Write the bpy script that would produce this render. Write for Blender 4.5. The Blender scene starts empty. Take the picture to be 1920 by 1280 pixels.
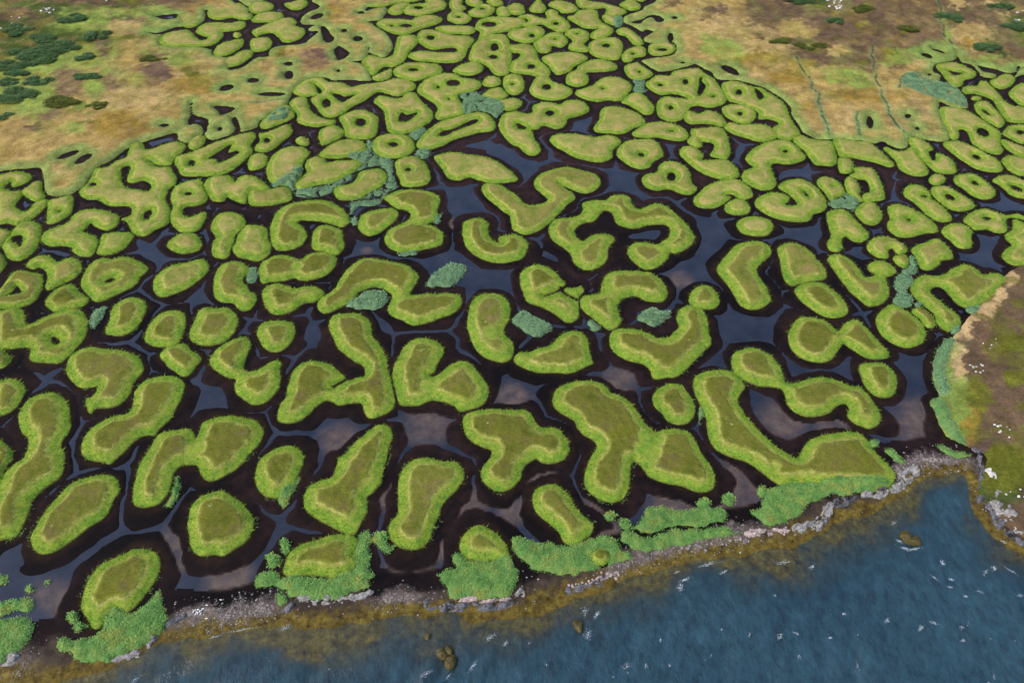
import bpy, math, numpy as np
from mathutils import Vector
R = math.radians
scene = bpy.context.scene
COL = scene.collection
rng = np.random.default_rng(7)

# ------------------------------------------------------------------ camera, world, sun, exposure
H = 100.0; FPX = 1400.0
cam_d = bpy.data.cameras.new('camera'); cam = bpy.data.objects.new('camera', cam_d); COL.objects.link(cam)
cam.location = (0, 0, H); cam.rotation_euler = (R(45), 0, 0)
cam_d.sensor_width = 36; cam_d.lens = 36*FPX/1920; cam_d.clip_start = 1; cam_d.clip_end = 20000
scene.camera = cam
SUN_EL, SUN_AZ = R(48), R(-122)
w = bpy.data.worlds.new('World'); scene.world = w; w.use_nodes = True
nt = w.node_tree; bg = nt.nodes['Background']
sky = nt.nodes.new('ShaderNodeTexSky'); sky.sky_type = 'NISHITA'; sky.sun_disc = False
sky.sun_elevation = SUN_EL; sky.sun_rotation = SUN_AZ; sky.air_density = 1.0; sky.dust_density = 3.0
nt.links.new(sky.outputs[0], bg.inputs[0]); bg.inputs[1].default_value = 0.14
sl = bpy.data.lights.new('sun', 'SUN'); sl.energy = 1.5; sl.angle = R(12); sl.color = (1, .96, .9)
sun = bpy.data.objects.new('sun', sl); COL.objects.link(sun)
sd_ = Vector((math.sin(SUN_AZ)*math.cos(SUN_EL), math.cos(SUN_AZ)*math.cos(SUN_EL), math.sin(SUN_EL)))
sun.rotation_euler = sd_.to_track_quat('Z', 'Y').to_euler()
sun.location = (0, 0, 150)
scene.view_settings.view_transform = 'Standard'; scene.view_settings.look = 'None'
scene.view_settings.gamma = 1; scene.view_settings.use_curve_mapping = False
scene.view_settings.exposure = 0.93
# Ground plan of the marsh: outlines surveyed tile by tile (tile row, tile column; one unit = 2.5 photo pixels,
# converted below to metres on the ground). "name | outline | hole | hole"; "o cx,cy rx,ry tilt" is an ellipse; "~" a crack.
# A leading * marks an island distinctive enough to serve as a landmark in its neighbours' labels.
PLAN = {
'00': """
round | o 142,15 9.5,6.5 0
knobbly | 156,9 160,6 172,6 178,3 184,5 185,9 190,12 188,15 180,15.5 174,14 165,15.5 157,14
*S-bent island at the far left pools | 147,24 152,19 162,17.5 172,18 182,16.5 184.5,19 182,22.5 170,24.5 167,24 168,27 165,31 158,35 140,36 125,36 119,31 124,26 132,24 140,23 144,25 147,28 152,31 156,29 150,27
tongue-shaped | 160,40 165,34 174,31 182,30 183.5,33 179,38 171,42 163,43
tongue-shaped | 165,45 174,43 181,39 189,38.5 190,42 184,47 178,50 168,51
oval | o 178,27 3.5,2 0
oval | o 148,107.5 7.5,4.5 30
*long island with a jagged inner pond | 131,121 134,117.5 143,115 152,111.5 165,106 180,101.5 190,100 192,104 188,110 190,114 186,119 180,124 175,128 165,132 150,133 138,132.5 133.5,128 | 155,120 160,117 168,112 174,109 171,115 178,113.5 179,116 170,121 164,123 162,120 | o 144,123 3,2.5 0
""",
'01': """
rounded | -5,3 3,2 10,2.5 14,5 12,8 5,10.5 -4,10
wedge-shaped | 21,3.5 27,2 36,0 39,2 38,5.5 33,8 27,8 23,6
rounded | 0,12 5,10 12,9.5 19,10 21,13 17,16.5 8,17.5 -3,17
winding | -3,24 3,21 10,18 18,15 26,14 31,17 30,20 36,22 37,26 33,30 26,32.5 20,32 16,28 12,25.5 5,26.5 0,28.5
rounded | -4,31 3,29 9,29 12.5,32 11.5,36 6,39 -3,39
*hooked island beside the tan meadow | 106,29 111,27 120,27.5 121.5,33 115,40 111,47 103,51 96,51 88,57 83,53 79,47.5 85,42 95,44 101,43 104,38
wedge-shaped | 88,58 95,55 101,52 102.5,55 100,59.5 93,61.5 88,60.5
long | 90,19 96,15 108,15 117,15.5 120,13.5 130,12 139,14 139,17 134,19.5 127,21.5 120,24 113,27 105,26.5 97,23.5 | o 113,20 4.5,1.5 0 | o 102,20 1.5,.7 0
wedge-shaped | 99,8 104,4 112,2.5 116,4 112,7 110,11 104,12 99.5,10.5
thin | 84,5 95,2 110,0 125,-1 122,1.5 105,3.5 97,5.5 88,6
lobed | 111,7 116,4 127,3 127,0.5 137,0 143,3 142,7 137,9 131,11 122,12.5 113,11.5 110.5,9 | o 122,6.5 3.5,1.3 0
*tan-topped peanut island at the top edge | 145,2 148,0 155,0 155,4 158,7 155,9.5 160,12 162,15 157,18.5 150,18.5 144,16 143.5,12 147,9 145,6 | o 152,13.5 2,.8 0
rounded | 157,1 162,-1 169,1 170,4 166,6 159,4.5
oval | 159,10 163,7 168,4 175,4 179.5,7 178,10.5 172,13.5 162,13 | o 170,7.5 1.8,1 0
rounded | 173,2 178,-1 184,1 185,4 180,5.5
rounded | 180,8 184,5.5 189,6.5 191.5,11 188,13.5 182,13
*C-shaped island curled round a pond far back | 121,27 124,23.5 130,23 137,24 141,25 148,27 158,27.5 163,29 164,32 160,36 157,43 152,47 143,48 130,47 120,46 114,43 117,40 125,39 138,40 148,40 151,38 148,36.5 141,37 132,38 124,34 121,31 | o 131,29 3,1.7 0
long | 134,22 140,20 150,20 158,20 163,21 165,24 160,26.5 150,26 143,26.5 138,24
*broad island with two joined ponds | 160,41 163,34 168,30 174,28 178,26.5 187,27 191,35 192,44 190,55 184,57.5 178,56 173,50 165,47 160,46 | o 179,36 3,3 0 | o 178,43.5 3.5,1.7 0
long | 164,22 166,17 172,14 182,13 192,14 200,15 203,18 198,21.5 190,24 180,25.5 178,27 170,31 166,31 168,25 | o 175,19 5.5,2 0
leaf-shaped | 147,54 152,50 158,48 164,46.5 170,50 170,54 163,57 155,57
oval | 103,53 107,50 115,47.5 128,48 137,49 140,52.5 138,56 128,59 120,61.5 110,59.5 104,57 | o 118,53 4,1.2 0
*long-armed island with three ponds | 27.5,69 33,63 42,59 50,59 55,62 66,63 72,66 80,64 95,62 105,59.5 113,60 119,63 119.5,67 112,71 106,73 98,71 91,70 82,76 72,81 65,86 57,89 50,87 45,81 41,76 44,73 49,71.5 46,72 38,73 31,72 | 43,63 46,65 49.5,69 47.5,71 45,67 | 57,71 62,71 67,73 75,71 73,73 66,77 62,76 | o 53,78 3.2,3.5 0
*ring island with a heart-shaped pond | 88,77 92,72.5 98,73 108,74.5 112,71 119,70 124,76 128,80 133,85 132,91 125,96 117,100 107,101.5 99,99 97,92 96,85 92,80 | 107,91 109,85 113,86.5 121,85 118,89 112,92
curved | 25,78 30,74 37,73.5 39,77 41,83 46,87 52,90 60,91 59,94 52,95 46,96 38,95 31,92 31,87 27,82
squarish | 62,89 67,86 74,83.5 81,83 88,86 92,89 92,95 90,102 85,105 75,105 67,103 66,98 64,93 | o 78.5,92.5 4,3.2 0
*hammer-shaped island beside a reed bed | 121,67 126,61 133,57.5 142,55.5 150,56 155,59 163,60 169,63 167,67 160,70 152,71.5 153,76 156,81 156,86 148,88.5 138,90.5 134,88 136,81 128,75 122,71 | o 148,63 5,2.5 0 | o 136.5,66 1.3,1.3 0 | o 144.5,75 .7,1 0
rounded | 170,62 174,58 180,58 184,61 183,64 177,66 171,65
oval | 169,72 175,68 183,66 188,70 189,73 183,75.5 175,75 170,74
rounded | 185,61 188,57 194,56 199,58 201.5,63 200,69 195,72 190,71 186,67 | o 192.5,64 1.5,.8 0
rounded | 180,77 187,75 195,74 199.5,77 199,80 194,83 187,83.5
*long slanting island with a slit pond | 120,109 125,102 130,97 138,92 147,89 158,86 170,85 176,88 180,95 177,99 168,100 160,102 150,105 140,110 130,113 123,112 | 136,103 140,99 147,97.5 157,93 164,90 167,91 163,94 150,99 143,102
oval | o 103,110 16.5,9.5 0 | o 103,109 3.5,1.7 0
rounded | 47,100 52,96 58,94.5 63,96 67,99 64,104 58,107 50,110 47.5,107
oval | 47,117 52,112 60,107 70,105 78,105.5 83,109 83,113 77,116 70,118.5 60,119.5 52,119
oval | 29,106 33,103 38,104 41,107 38,110 32,109
oblong | -1,112 3,106 2,101 8,100 15,97 23,94 27.5,97 27,101 20,107 14,112 7,115 0,114 | o 8.5,106 2,2 0
rounded | -6,122 -3,117 3,115.5 8,117 9,121 6,126 0,128 -5,128
*domed island with reeds on one flank | 8,126 12,118 18,113 26,110.5 36,111 41,116 36,122 35,128 33,136 25,140 12,138 8,132
rounded | 37,127 38,121 44,118.5 51,119 54,123 53,128 48,132 42,133
broad | 133.5,119 138,116.5 148,115 160,116.5 172,118.5 180,121 186,125 195,132 196,136 188,137.5 176,138 168,136 160,133.5 153,136 144,134 140,128
rounded | 104,123 110,119 118,118 125,121 129,126 131,133 128,139 118,141 110,140 107,134 | o 114,128 2,1.5 0
leaf-shaped | 3,93 8,88 14,84 20,80.5 25,79.5 29,84 29,88 25,91 18,94 10,97 4,97
""",
'02': """
rounded | -4,6 2,3 7,4 10,8 9,11 3,12 -4,10
bell-shaped | 13,7 16,3 19,0 21,-2 22,2 25,5 25,9 20,10.5 14,9.5
oblong | 27,4 32,1 41,2 45,3 48,5 50,8 46,10 38,10.5 34,8 29,6
lobed | 48,1 53,0 60,2 70,3 72,4 80,6 86,8.5 85,11 77,13.5 70,12 70,7 62,7.5 53,7 49,5
heart-shaped | 80,4 85,1 86,-2 92,-2 94,2 97,5 95,8 88,8.5 83,6
oval | o 97,0 4,2 0
*bean island with two round ponds | 3,16 6,12.5 13,11.5 20,13.5 26,14.5 25,10 29,7.5 34,9 35,12 40,15 44,20 42,24 36,25 28,22 22,19 14,21 6,20 | o 10,16 1.8,1.6 0 | o 33,18.5 2,1.3 0
*hook-tailed pondless island far back | 42,13 46,12 50,8.5 58,7.5 64,9 65,13 67,17 72,20 76,23 74,27 66,30 59,29 60,25 65,22 60,22.5 53,21.5 47,18 42,15
oval | o 74,15.5 7,3.5 -20
oblong | -2,24 6,22 15,20.5 21,20.5 25,24 23,28 17,32 10,33 2,31 -3,28 | o 15,27.5 2,1.5 0
mushroom-shaped | 16,33 22,29 28,25.5 36,25 41,29 42,33 37,36.5 30,35 29,39 24,40.5 19,39 | o 32.5,30 1.5,.7 0
pear-shaped | 39,26 44,22.5 51,22.5 57,25 57.5,30 54,34 58,37 57,39.5 50,39.5 43,38 42,35 45,31 | o 49,26 1,.7 0
*doughnut island holding a bright pond | 57,35 61,31 70,29 78,29 83,33 83,39 80,45 73,45.5 65,44 59,41 | o 70.5,35 3,1.6 0
curved | 78,24 81,21.5 87,22 93,26 98,31 98.5,34 92,34.5 88,31 85,28 80,26.5
oval | 101.5,38 104,34 110,32.5 117,33 123,36 121,40 114,42 107,42.5 103,41 | o 113,38 4,1.2 0
kidney-shaped | 82,43 86,38 93,35.5 99,36 101,40 99,43 92,44 89,47 84,47 | o 90.5,41 1.3,.8 0
lobed | -5,36 3,34 12,34 18,38 19,42 21,46 25,49 28,52 29,56 26,59 20,59 14,57 5,56 -2,54 -1,48 5,44 6,41 0,40 | o 14.5,50.5 3,1.8 0
*plain wedge-shaped island without a pond | 22,45 26,42 36,40 47,40 54,42 57,45 52,48 46,51 44,54 35,57 31,55 27,50
two-lobed | 40,62 42,56 48,53 50,50 58,46 65,45 73,46.5 79,50 78,53 70,54.5 60,55 56,55.5 58,60 56,64 49,66 43,64.5
rounded | 84,51 88,48.5 95,48 101,52 106,56 103,59 95,61 88,59 85,55 | o 95.5,54.5 1,.7 0
triangular | 13,68 16,61 20,57 26,56 30,61 37,64 44,67 45.5,70 41,74 32,76 22,75 15,72 | o 26,66 3.3,2.3 0
shoe-shaped | 48,69 53,67 60,65 66,60 76,58 84,60 90,65 88,70 84,75 78,76.5 72,76 63,77 54,75 48,72 | o 68,67 1.2,.7 0
*sprawling island with five ponds | 100,64 104,60 109,57 118,57.5 121,54 130,52.5 140,52 145,56 152,60 156,66 161,74 158,79 148,81.5 140,80 134,81 131,86 128,90 122,92 115,91 109,87 108.5,80 111,75 116,73 124,74 132,75 128,72.5 120,71 112,72 105,69 | o 111,64.5 2,1 0 | o 130,62 2,2.2 0 | 141,59 144,58 142,61 145,65 143,70 140,73 139,69 140,64 | o 151,73 1.5,.8 0 | o 119,81.5 2,1.7 0
leaf-shaped | 82,77 87,72 94,70 100,72.5 104,77 107,82 105,86 99,86.5 93,83 87,79.5
oval | 157,82 161,79.5 168,79 176,80 182,83 183,87 180,92 173,93.5 165,91 159,87 | o 171,86 2,1.5 0
saddle-shaped | 128,87 132,83.5 137,85 140,86 147,83.5 155,86 161,92 158,95.5 150,94 143,93.5 135,94 130,92
broad | 61,97 65,91 66,85 70,81 78,80.5 88,83 95,86 100,91 99,94 91,97 83,101 72,100.5 64,100
boat-shaped | 90,100 96,96 102,93 112,92 123,94 130,98 132.5,102 129,106 120,106 110,104 100,104 92,103 | o 120,99 1.5,.8 0
*large loaf-shaped island with a pale top | 28.5,106 32,102 40,101 52,101.5 62,103.5 72,102 80,104.5 81.5,108 76,113 75,119 68,122 58,121.5 48,119 40,115 33,111
*round loaf island with one pinhole pond | 78,115 82,109 88,106 98,105 107,106 112,111 114,117 110,120 106,122 103,126 96,127.5 88,125 81,120 | o 97,117 2.2,1.4 0
hook-shaped | 134,98 139,97 150,96 157,97 161,101 163,108 164,114 161,120 153,119 148,117 151,112 150,108 143,107 141,106 143,110 139,111.5 133,109 131,106 134,103
curved | 125,115 129,110.5 136,110.5 141,114 144,118 141,120 146,121 155,120 162,121 168,126 170.5,132 166,135.5 156,135 146,132 138,128 131,122
oblong | 159,96 163,92.5 170,93.5 180,93.5 190,94.5 198,99 200,103 192,106.5 184,107 175,104 165,101
*snaking island in the middle distance | -10,96 -8,88 -4,85 3,84 10,85.5 15,85 16,80 22,77.5 30,77.5 36,79 40,76.5 47,75.5 54,77 58,81 57,85 50,88 42,90 40,95 33,97.5 24,95 19,97.5 14,98 16,101 17,105 20,109 21.5,114 16,117.5 10,116 5,111 0,109 -6,103 | o 28.5,85.5 3.5,2 0 | 3,93 7,94 12,97 6,98
""",
'03': """
broad | 0,70 9,75.5 14,81 16,87 20,94 24,100 22,103 17,105.5 10,105 4,102 3,97 8,93 0,90 -7,90 -8,85 -16,81 -24,78 -30,76 -34,69 -35,64 -30,61.5 -22,62 -14,65 -4,67 | o -22,70 2.4,2.4 0 | -10,67 -6,69 -3,73 -6,75.5 -8,74
triangular | 125.5,50 130,48 140,47.5 149,51 156,55 154,59 147,61 145,65 138,65.5 134,61 130,56 | 135,53.5 140,54.5 146,55.5 142,57 138,57
rounded | 166,62 171,59 178,56 184,58 185,61 182,65 176,67.5 170,66
*long zigzag island by the right edge | 145,68 148,65.5 156,65 159,61.5 164,62 169,67 174,72 178,77 184,80 192,81 200,85 202,90 195,92.5 188,93 180,92 176,88 172,82 168,76 162,73 155,71 148,71
rounded | 180,71 184,66 190,63 198,64 204,68 204,76 198,80 190,80 184,76
oval | o 156,74.5 4,1.5 0
oval | 154,80 158,76.5 164,77 170,82 176,89 177,94 173,96.5 166,93 159,88 | o 163.5,85 4,1 -35
*large notched island with a dark pond | 128,85 130,81 140,81 150,84 157,88 164,93 172,98 175,102 174,107 176,113 173,116.5 165,115 157,111 152,107 150,101 147,98 143,98 143,103 140,106 136,104 133,97 130,91 | o 161,100 5,3 -25
oval | 175.5,101 179,96 186,94 194,95 202,98 206,104 200,108 190,108.5 182,105 | o 189,100 3,1.7 0
slanting | 174,107 177,105 184,108 192,111 200,114 206,118 202,121 192,119.5 184,116 178,112
oblong | 175,121 179,117.5 188,118 198,121 204,126 203,132 194,133 184,131 178,126
slanting | 104.5,105 109,103 116,105.5 121,109 124,113 120,114.5 122,119 125,121 126,115.5 132,117 138,121 141,126 141,130 135,131 127,130 121,126 115,120 109,113
oblong | 131,109 134,106.5 142,106.5 152,110 162,115 171,120 175.5,126 174,129.5 165,129.5 155,127 145,121 136,114 | o 156,118.5 3.5,1.8 -25
wedge-shaped | 86,112 90,111 96,114 103,113.5 108,111 113,117 117,123 120,129 119,132 112,133 104,131 98,127 95,121
*sloping island along the meadow's lower rim | 48.5,106 52,104.5 60,105 68,106.5 74,106.5 80,110 87,116 93,122 94.5,125 90,126 82,123 73,121 62,119 54,118 51,113
*bluish-green wedge island below the creek mouth | 18.5,106 23,102 30,104 38,106 46,106 49,109 51,116 51.5,122 48,125 41,125 35,124 31,119 26,113
squarish | 52.5,120 57,119 63,121 64,126 62,130 54,130
lobed | -17,119 -12,113 -4,108 3,106 12,105.5 20,109 26,115 28,119 24,122 15,124 6,123 2,125 4,131 6.5,138 3,142.5 -6,143 -14,139.5 -20,135 -18,129 -11,126 -15,123 | o 13,114 1.8,1.3 0
""",
'10': """
*many-lobed island below the tan meadow | 84,-4 88,-7 95,-10 98,-18 103,-21 108,-20 110,-15 118,-17 126,-20 134,-21 139,-19 139,-15 133,-10 129,-4 131,2 133,6 132,11 127,15 125,22 128,30 127,40 117,45 110,49.5 103,49 99,46 96,40 91,37 96,35 98.5,33 98.5,29 94,27 86,27.5 80,26.5 73,22.5 66,22.5 61,20 60,15 66,10 70,2 72,-1 80,-2 | 91,0 97,-3 98,0 95,8 100,10 108,8 113,11 112,16 106,15 98,14 93,11 | o 111,34 2.6,4.5 -30 | o 70,11 2.5,1.5 0 | ~111,-8 118,-3 128,-3
*curled island at the left edge | -4,8 3,3 12,1 20,2 25,5 22,9 15,12 9,13 8.5,9 4,13 8,15.5 16,16 17,18 17,20 12,26 14,29 18,31.5 22,30 25,26 29,23.5 35,22 36.5,24 33,30 27,35 18,40 12,42 6,40 -4,38
ragged | 16.5,16.5 22,12 26,9 32,8.5 32,15 34.5,20 28,23.5 22,22
diamond-shaped | 37,23 44,21 52,19 55,21 55.5,28 54,33 48,37 40,40.5 35.5,40 35,34 36,28 | o 45,31 1,1 0
*claw-shaped grass island gripping a small pond | 31.5,50 34,46 42,43 50,40 54,35 60,31 72,29 82,31 89,34 90,38 87,43 80,45.5 72,43 68,40 66,43 63,46 68,48 73,51 74.5,55 72,61 68,65 60,65 55,61 54,58 46,57 38,57 32,54
oval | 72,62 75,55 77,49 85,47 92,47 98,47 101,50 98,54 94,59 86,63 77,64
oval | 2,57 8,48 12,42 20,38.5 27,39 31.5,43 31,50 28,58 22,65 14,68.5 7,67 4,62 | 9,51 13,49 17,49 17,54 15,58 13,55 10,54
rounded | -5,44 2,44 9,46 10,48 6,52 2,57 -5,58
rounded | -5,63 1,62 5,68 6,71 2,76 -3,79
*C-shaped island with a pinhole pond | 128,19 131,13 139,9 147,7 152,8 153,13 156.5,19 155,24 148,27 140,27.5 137.5,30 138,34 143,35.5 149,33 154,31.5 156,34 153,40 149,45 143,46.5 136,46.5 130,42 127.5,38 128,33 130,28 128,23 | o 141.5,18 2.5,1.3 0
lobed | 153,11 157,6 165,4 173,4.5 176.5,9 179,6 186,3.5 194,6 200,11 203,14 196,15 190,15 187,18 185,25 180,25 174,22 170,20 168,23.5 160,23.5 156,19
oval | 125.5,57 130,51 138,47.5 146,48 151,52 152,57 148,61 140,63 133,62.5
peanut-shaped | 158,43 161,36 167,32 175,32 182,35 185,40 182,45 177,49 176,54 174,59 173,64 168,67 161,65 158.5,60 160,54 162,51 160,47
rounded | 174,60 177,54 179,48 184,42 190,41 200,44 202,52 204,58 201,65 193,68.5 185,67 178,65
*large shield-shaped island with a slit pond | 61,83 65,75 70,69 77,66 85,67 95,65 103,68 109,71 112,75 106,80 102,86 95,90 87,94 80,97.5 72,99 67,94 62,89 | o 83,83 3.5,1.5 20
*moustache-shaped island at the left | 20,72 24,67 31,64 37,64.5 42,68 45,69 50,66.5 57,66 61,70 61.5,76 57,81 50,85 43,88 37,90.5 34,88 36,80 34,75 30,73 25,74.5
rounded | -5,95 2,88 6,82 11,76.5 18,75.5 26,77 32.5,79 33,86 31,93 27,98 20,102 12,104 4,104 -5,104 | 6,94 10,91 13,86.5 16,90 17,92 12,93.5
leaf-shaped | 34,101 37,94 43,89 50,86 56,86 60,91 65,95 67.5,98 63,102 55,104 48,106.5 40,106
oblong | 115,87 117,80 124,74 132,71 141,69.5 148,67 153,67 156.5,71 156,76 152,81 145,86 138,90 130,93.5 122,95.5 117,93
egg-shaped | 79,122 82,114 84,105 90,99 97,96 105,96.5 110,101 110,107 106,114 101,120 93,124 84,124
oval | 109,127 111,118 118,110 126,106 134,105.5 139,108 140,115 138,122 135,129 130,133 120,133 113,131
egg-shaped | 142.5,122 145,115 149,107 154,103 163,104 171,103 177,107 179,113 177,120 172,126 166,130 158,132 150,131 144,128
*kidney island with a small round foot | 160,88 161,80 165,72 172,69 180,69 186,72 188,76 184,80 183,84 186,88 188,91 192,93 193,98 189,104 183,106 178,104 175,100 168,99.5 162,96 | ^183,92 3
*wide ragged island at the left edge | -5,108 3,105 12,103 17,104 20,110 21,116 30,112 40,108 50,105 58,104.5 64,108 66,113 66,120 63,128 58,133 52,140 45,145 36,145 28,144.5 22,142 23,135 18,133 8,134 -5,132 | 38,126 42,125 45,129 41,131
""",
'11': """
oblong | -5,17 0,14.5 10,14.5 18,13 24,13 27.5,19 26,23 18,25.5 8,27 -2,27 -6,24
*island among the large reed bed | 40,0 45,-5 56,-6 66,-7 78,-7 80,-4 74,1 68,5 60,9 50,11 40,13 33,15 29,12 34,6
*comma-shaped island arching to the right | 10.5,50 11,42 15,33 22,27 33,24 47,22.5 58,25 66,30 70.5,36 70,40 65,43 58,41 50,39 42,38 34,38 31,40 35,43 38,47 38,52 34,57 26,60 16,60.5 12,56
rounded | 41.5,55 43,47 47,42.5 54,41.5 61,43.5 65,46 65,51 67,56 64,62 58,64 50,61 44,60
*peanut island with two olive tops | 2,76 5,70 12,65.5 20,64 28,65.5 34,67.5 38,64 46,62 54,62 60,65 60.5,70 57,76 50,80 40,83 33,83 29,81 22,83 12,84 5,85.5 3,81 | ^31,74 3
oblong | 58,16 62,12 70,11 75,7 78,2 84,0 92,-1 97,2 98.5,7 95,12 89,15 84,18 78,22 70,23 62,22
oval | 76,41 79,34 86,31 95,29.5 103,29 107,33 104,39 98,44 91,48 84,49.5 78,46
*S-shaped island beside the broad channel | 96,21 101,18 107,15.5 118,14.5 128,16 136,19 138,23 136,30 137,35 133,39 128,40.5 134,42.5 139,46 141,51 139,56 133,58.5 125,60 117,62 108,62 101,59 97,54 97,49 101,44 108,41 115,37 116,33 112,30 106,29 100,25 | ^122,40 4
*large boomerang island sheltering reeds | 46,101 49,96 54,93 59,89 63,82 68,75 75,69 84,66 94,67.5 103,69 112,71 118,75 122,79 121,84 118,89 115,94 122,93.5 134,93 144,92.5 151,93.5 154.5,97 153,103 147,108 138,111 128,115 118,116.5 110,113 103,110 99,105 101,99 102,95 100,92 95,89 88,88 81,90 76,93 71,99 66,102 60,105 53,107.5 48,106 | ^105,97 6
bottle-shaped | 4.5,95 6,89 12,86 19,85.5 26,88 30,89 37,87 46,88 50.5,91 50,95 44,99 36,100 30,105 22,108 13,108 7,103
oval | 1,122 4,116 10,113.5 20,113 28,115 30.5,120 28,127 24,132 18,136 10,136 4,131
*upright peanut island left of a bush | 159,108 161,100 166,95 174,92.5 182,93 189,98 191,104 190,111 187,117 186,122 190,126 193,130 193,138 189,143 181,144 172,141 166,136 162,130 160,124 158,117 | ^177,124 5
*U-shaped island open to the right | 155,44 157,38.5 164,36 171,37 175,41 174,46 177,52 182,55 182,51 187,49 195,48.5 201,51 204,56 203,62 199,67 190,69 180,69.5 170,67 162,62 157,56 155,50
""",
'12': """
*large Z-shaped island in the middle | -23,15 -21,11 -15,10 -8,12 -3,15 2,18 6,22 11,26 18,26.5 24,25 27,22 22,18 17,13 17,8 22,3 30,0 38,-2 48,-1 58,2 64,4 67,9 64,14 57,17.5 50,17 43,14 37,11 36,10 40,14 46,18 47,22 42,26 38,30 32,36 27,41 20,46 10,48.5 4,47 0,44 -1,37 -2,34 -8,30 -14,25 -20,20
*great ring-shaped island round a water channel | 27,46 29,40 34,36.5 42,36 50,34 53,30 53,25 60,23 70,22.5 74,19.5 82,18.5 89,21 90,26 95,30 100,28 106,25.5 114,26.5 122,32 129,39 135,46 137,51 134,57 128,61 122,63 118,62 117,66 112,71 105,74.5 98,74 91,69 86.5,63 87,58 93,55 101,54.5 108,56 114,53 118,49 118,44 114,41 107,41 100,42 92,44 84,43 78,40 75,33 72,31 68,31 64,36 60,39 54,40 49,43 47,47 50,52 54,53 59,49.5 67,48 74,49 77,52 74,56 72,61 72,65 68,71 62,74.5 54,75 47,71 45,67 43,62 36,57 30,52 | ^63,30 10 | ^50,58 5 | ^113,60 5
*cracked two-part island | 5.5,80 9,74.5 16,71.5 24,72 31,76 37,81 41,87 45,89 52,87 54,91 51,95 50,100 50.5,110 46,114 40,114 32,108 22,103 12,99 8,92 | ~24,95 34,91 41,87 | ~37,88 40,93 50,98
*gun-shaped island sheltering a reed bush | 51,98 54,94 60,94 66,92 67,86 70,79 77,76 88,75.5 100,76.5 109,80 115,86 117,92 114,98 108,99 100,98 93,95 85,96 80,100 80,107 82,114 78,119 72,120 64,114 56,108 52,104 | ^73,92 3
round | 132,98 134,92 139,87.5 145,87 151,89.5 155,95 155.5,100 151,104 143,104.5 136,103
*smile-shaped island with one raised arm | 123,111 125,105 131,101.5 137,101.5 143,105 146.5,112 148,122 149,130 144,136 138,142 130,150 122,155 116,155.5 110,157 105,156 103,150 97,145 88,143 80,139 74,133 73,126 75,121 80,119 88,119 96,120 103,123 110,126 118,125 121,122 125,117
triangular | 97,7 101,3 108,2 110,-3 115,-6 123,-6 131,-2 134,3 134.5,9 139,14 135,18.5 127,18 118,14.5 108,15.5 100,13 | o 119.5,5 3.3,3.3 0
oval | 168,41 173,36.5 182,35 190,36.5 195,40 195,46 190,49.5 180,49.5 172,47
rounded | 159,28 163,23.5 170,22 176,24 179,29 176,33 168,34 161,32
curved | 136,22 140,17 148,11 157,8 168,7 176,11 180.5,17 179,21 172,22 165,18.5 160,19 164,21 158,26 150,29 142,28.5 137,26
*arrowhead-shaped island pointing left | 153,74 157,68 163,61 169,56 177,54 186,54 193,57 194,62 190,68 184,73 184,78 188,84 193,93 194,98 188,103 180,105 172,102 167,95 160,85 155,79
""",
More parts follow.
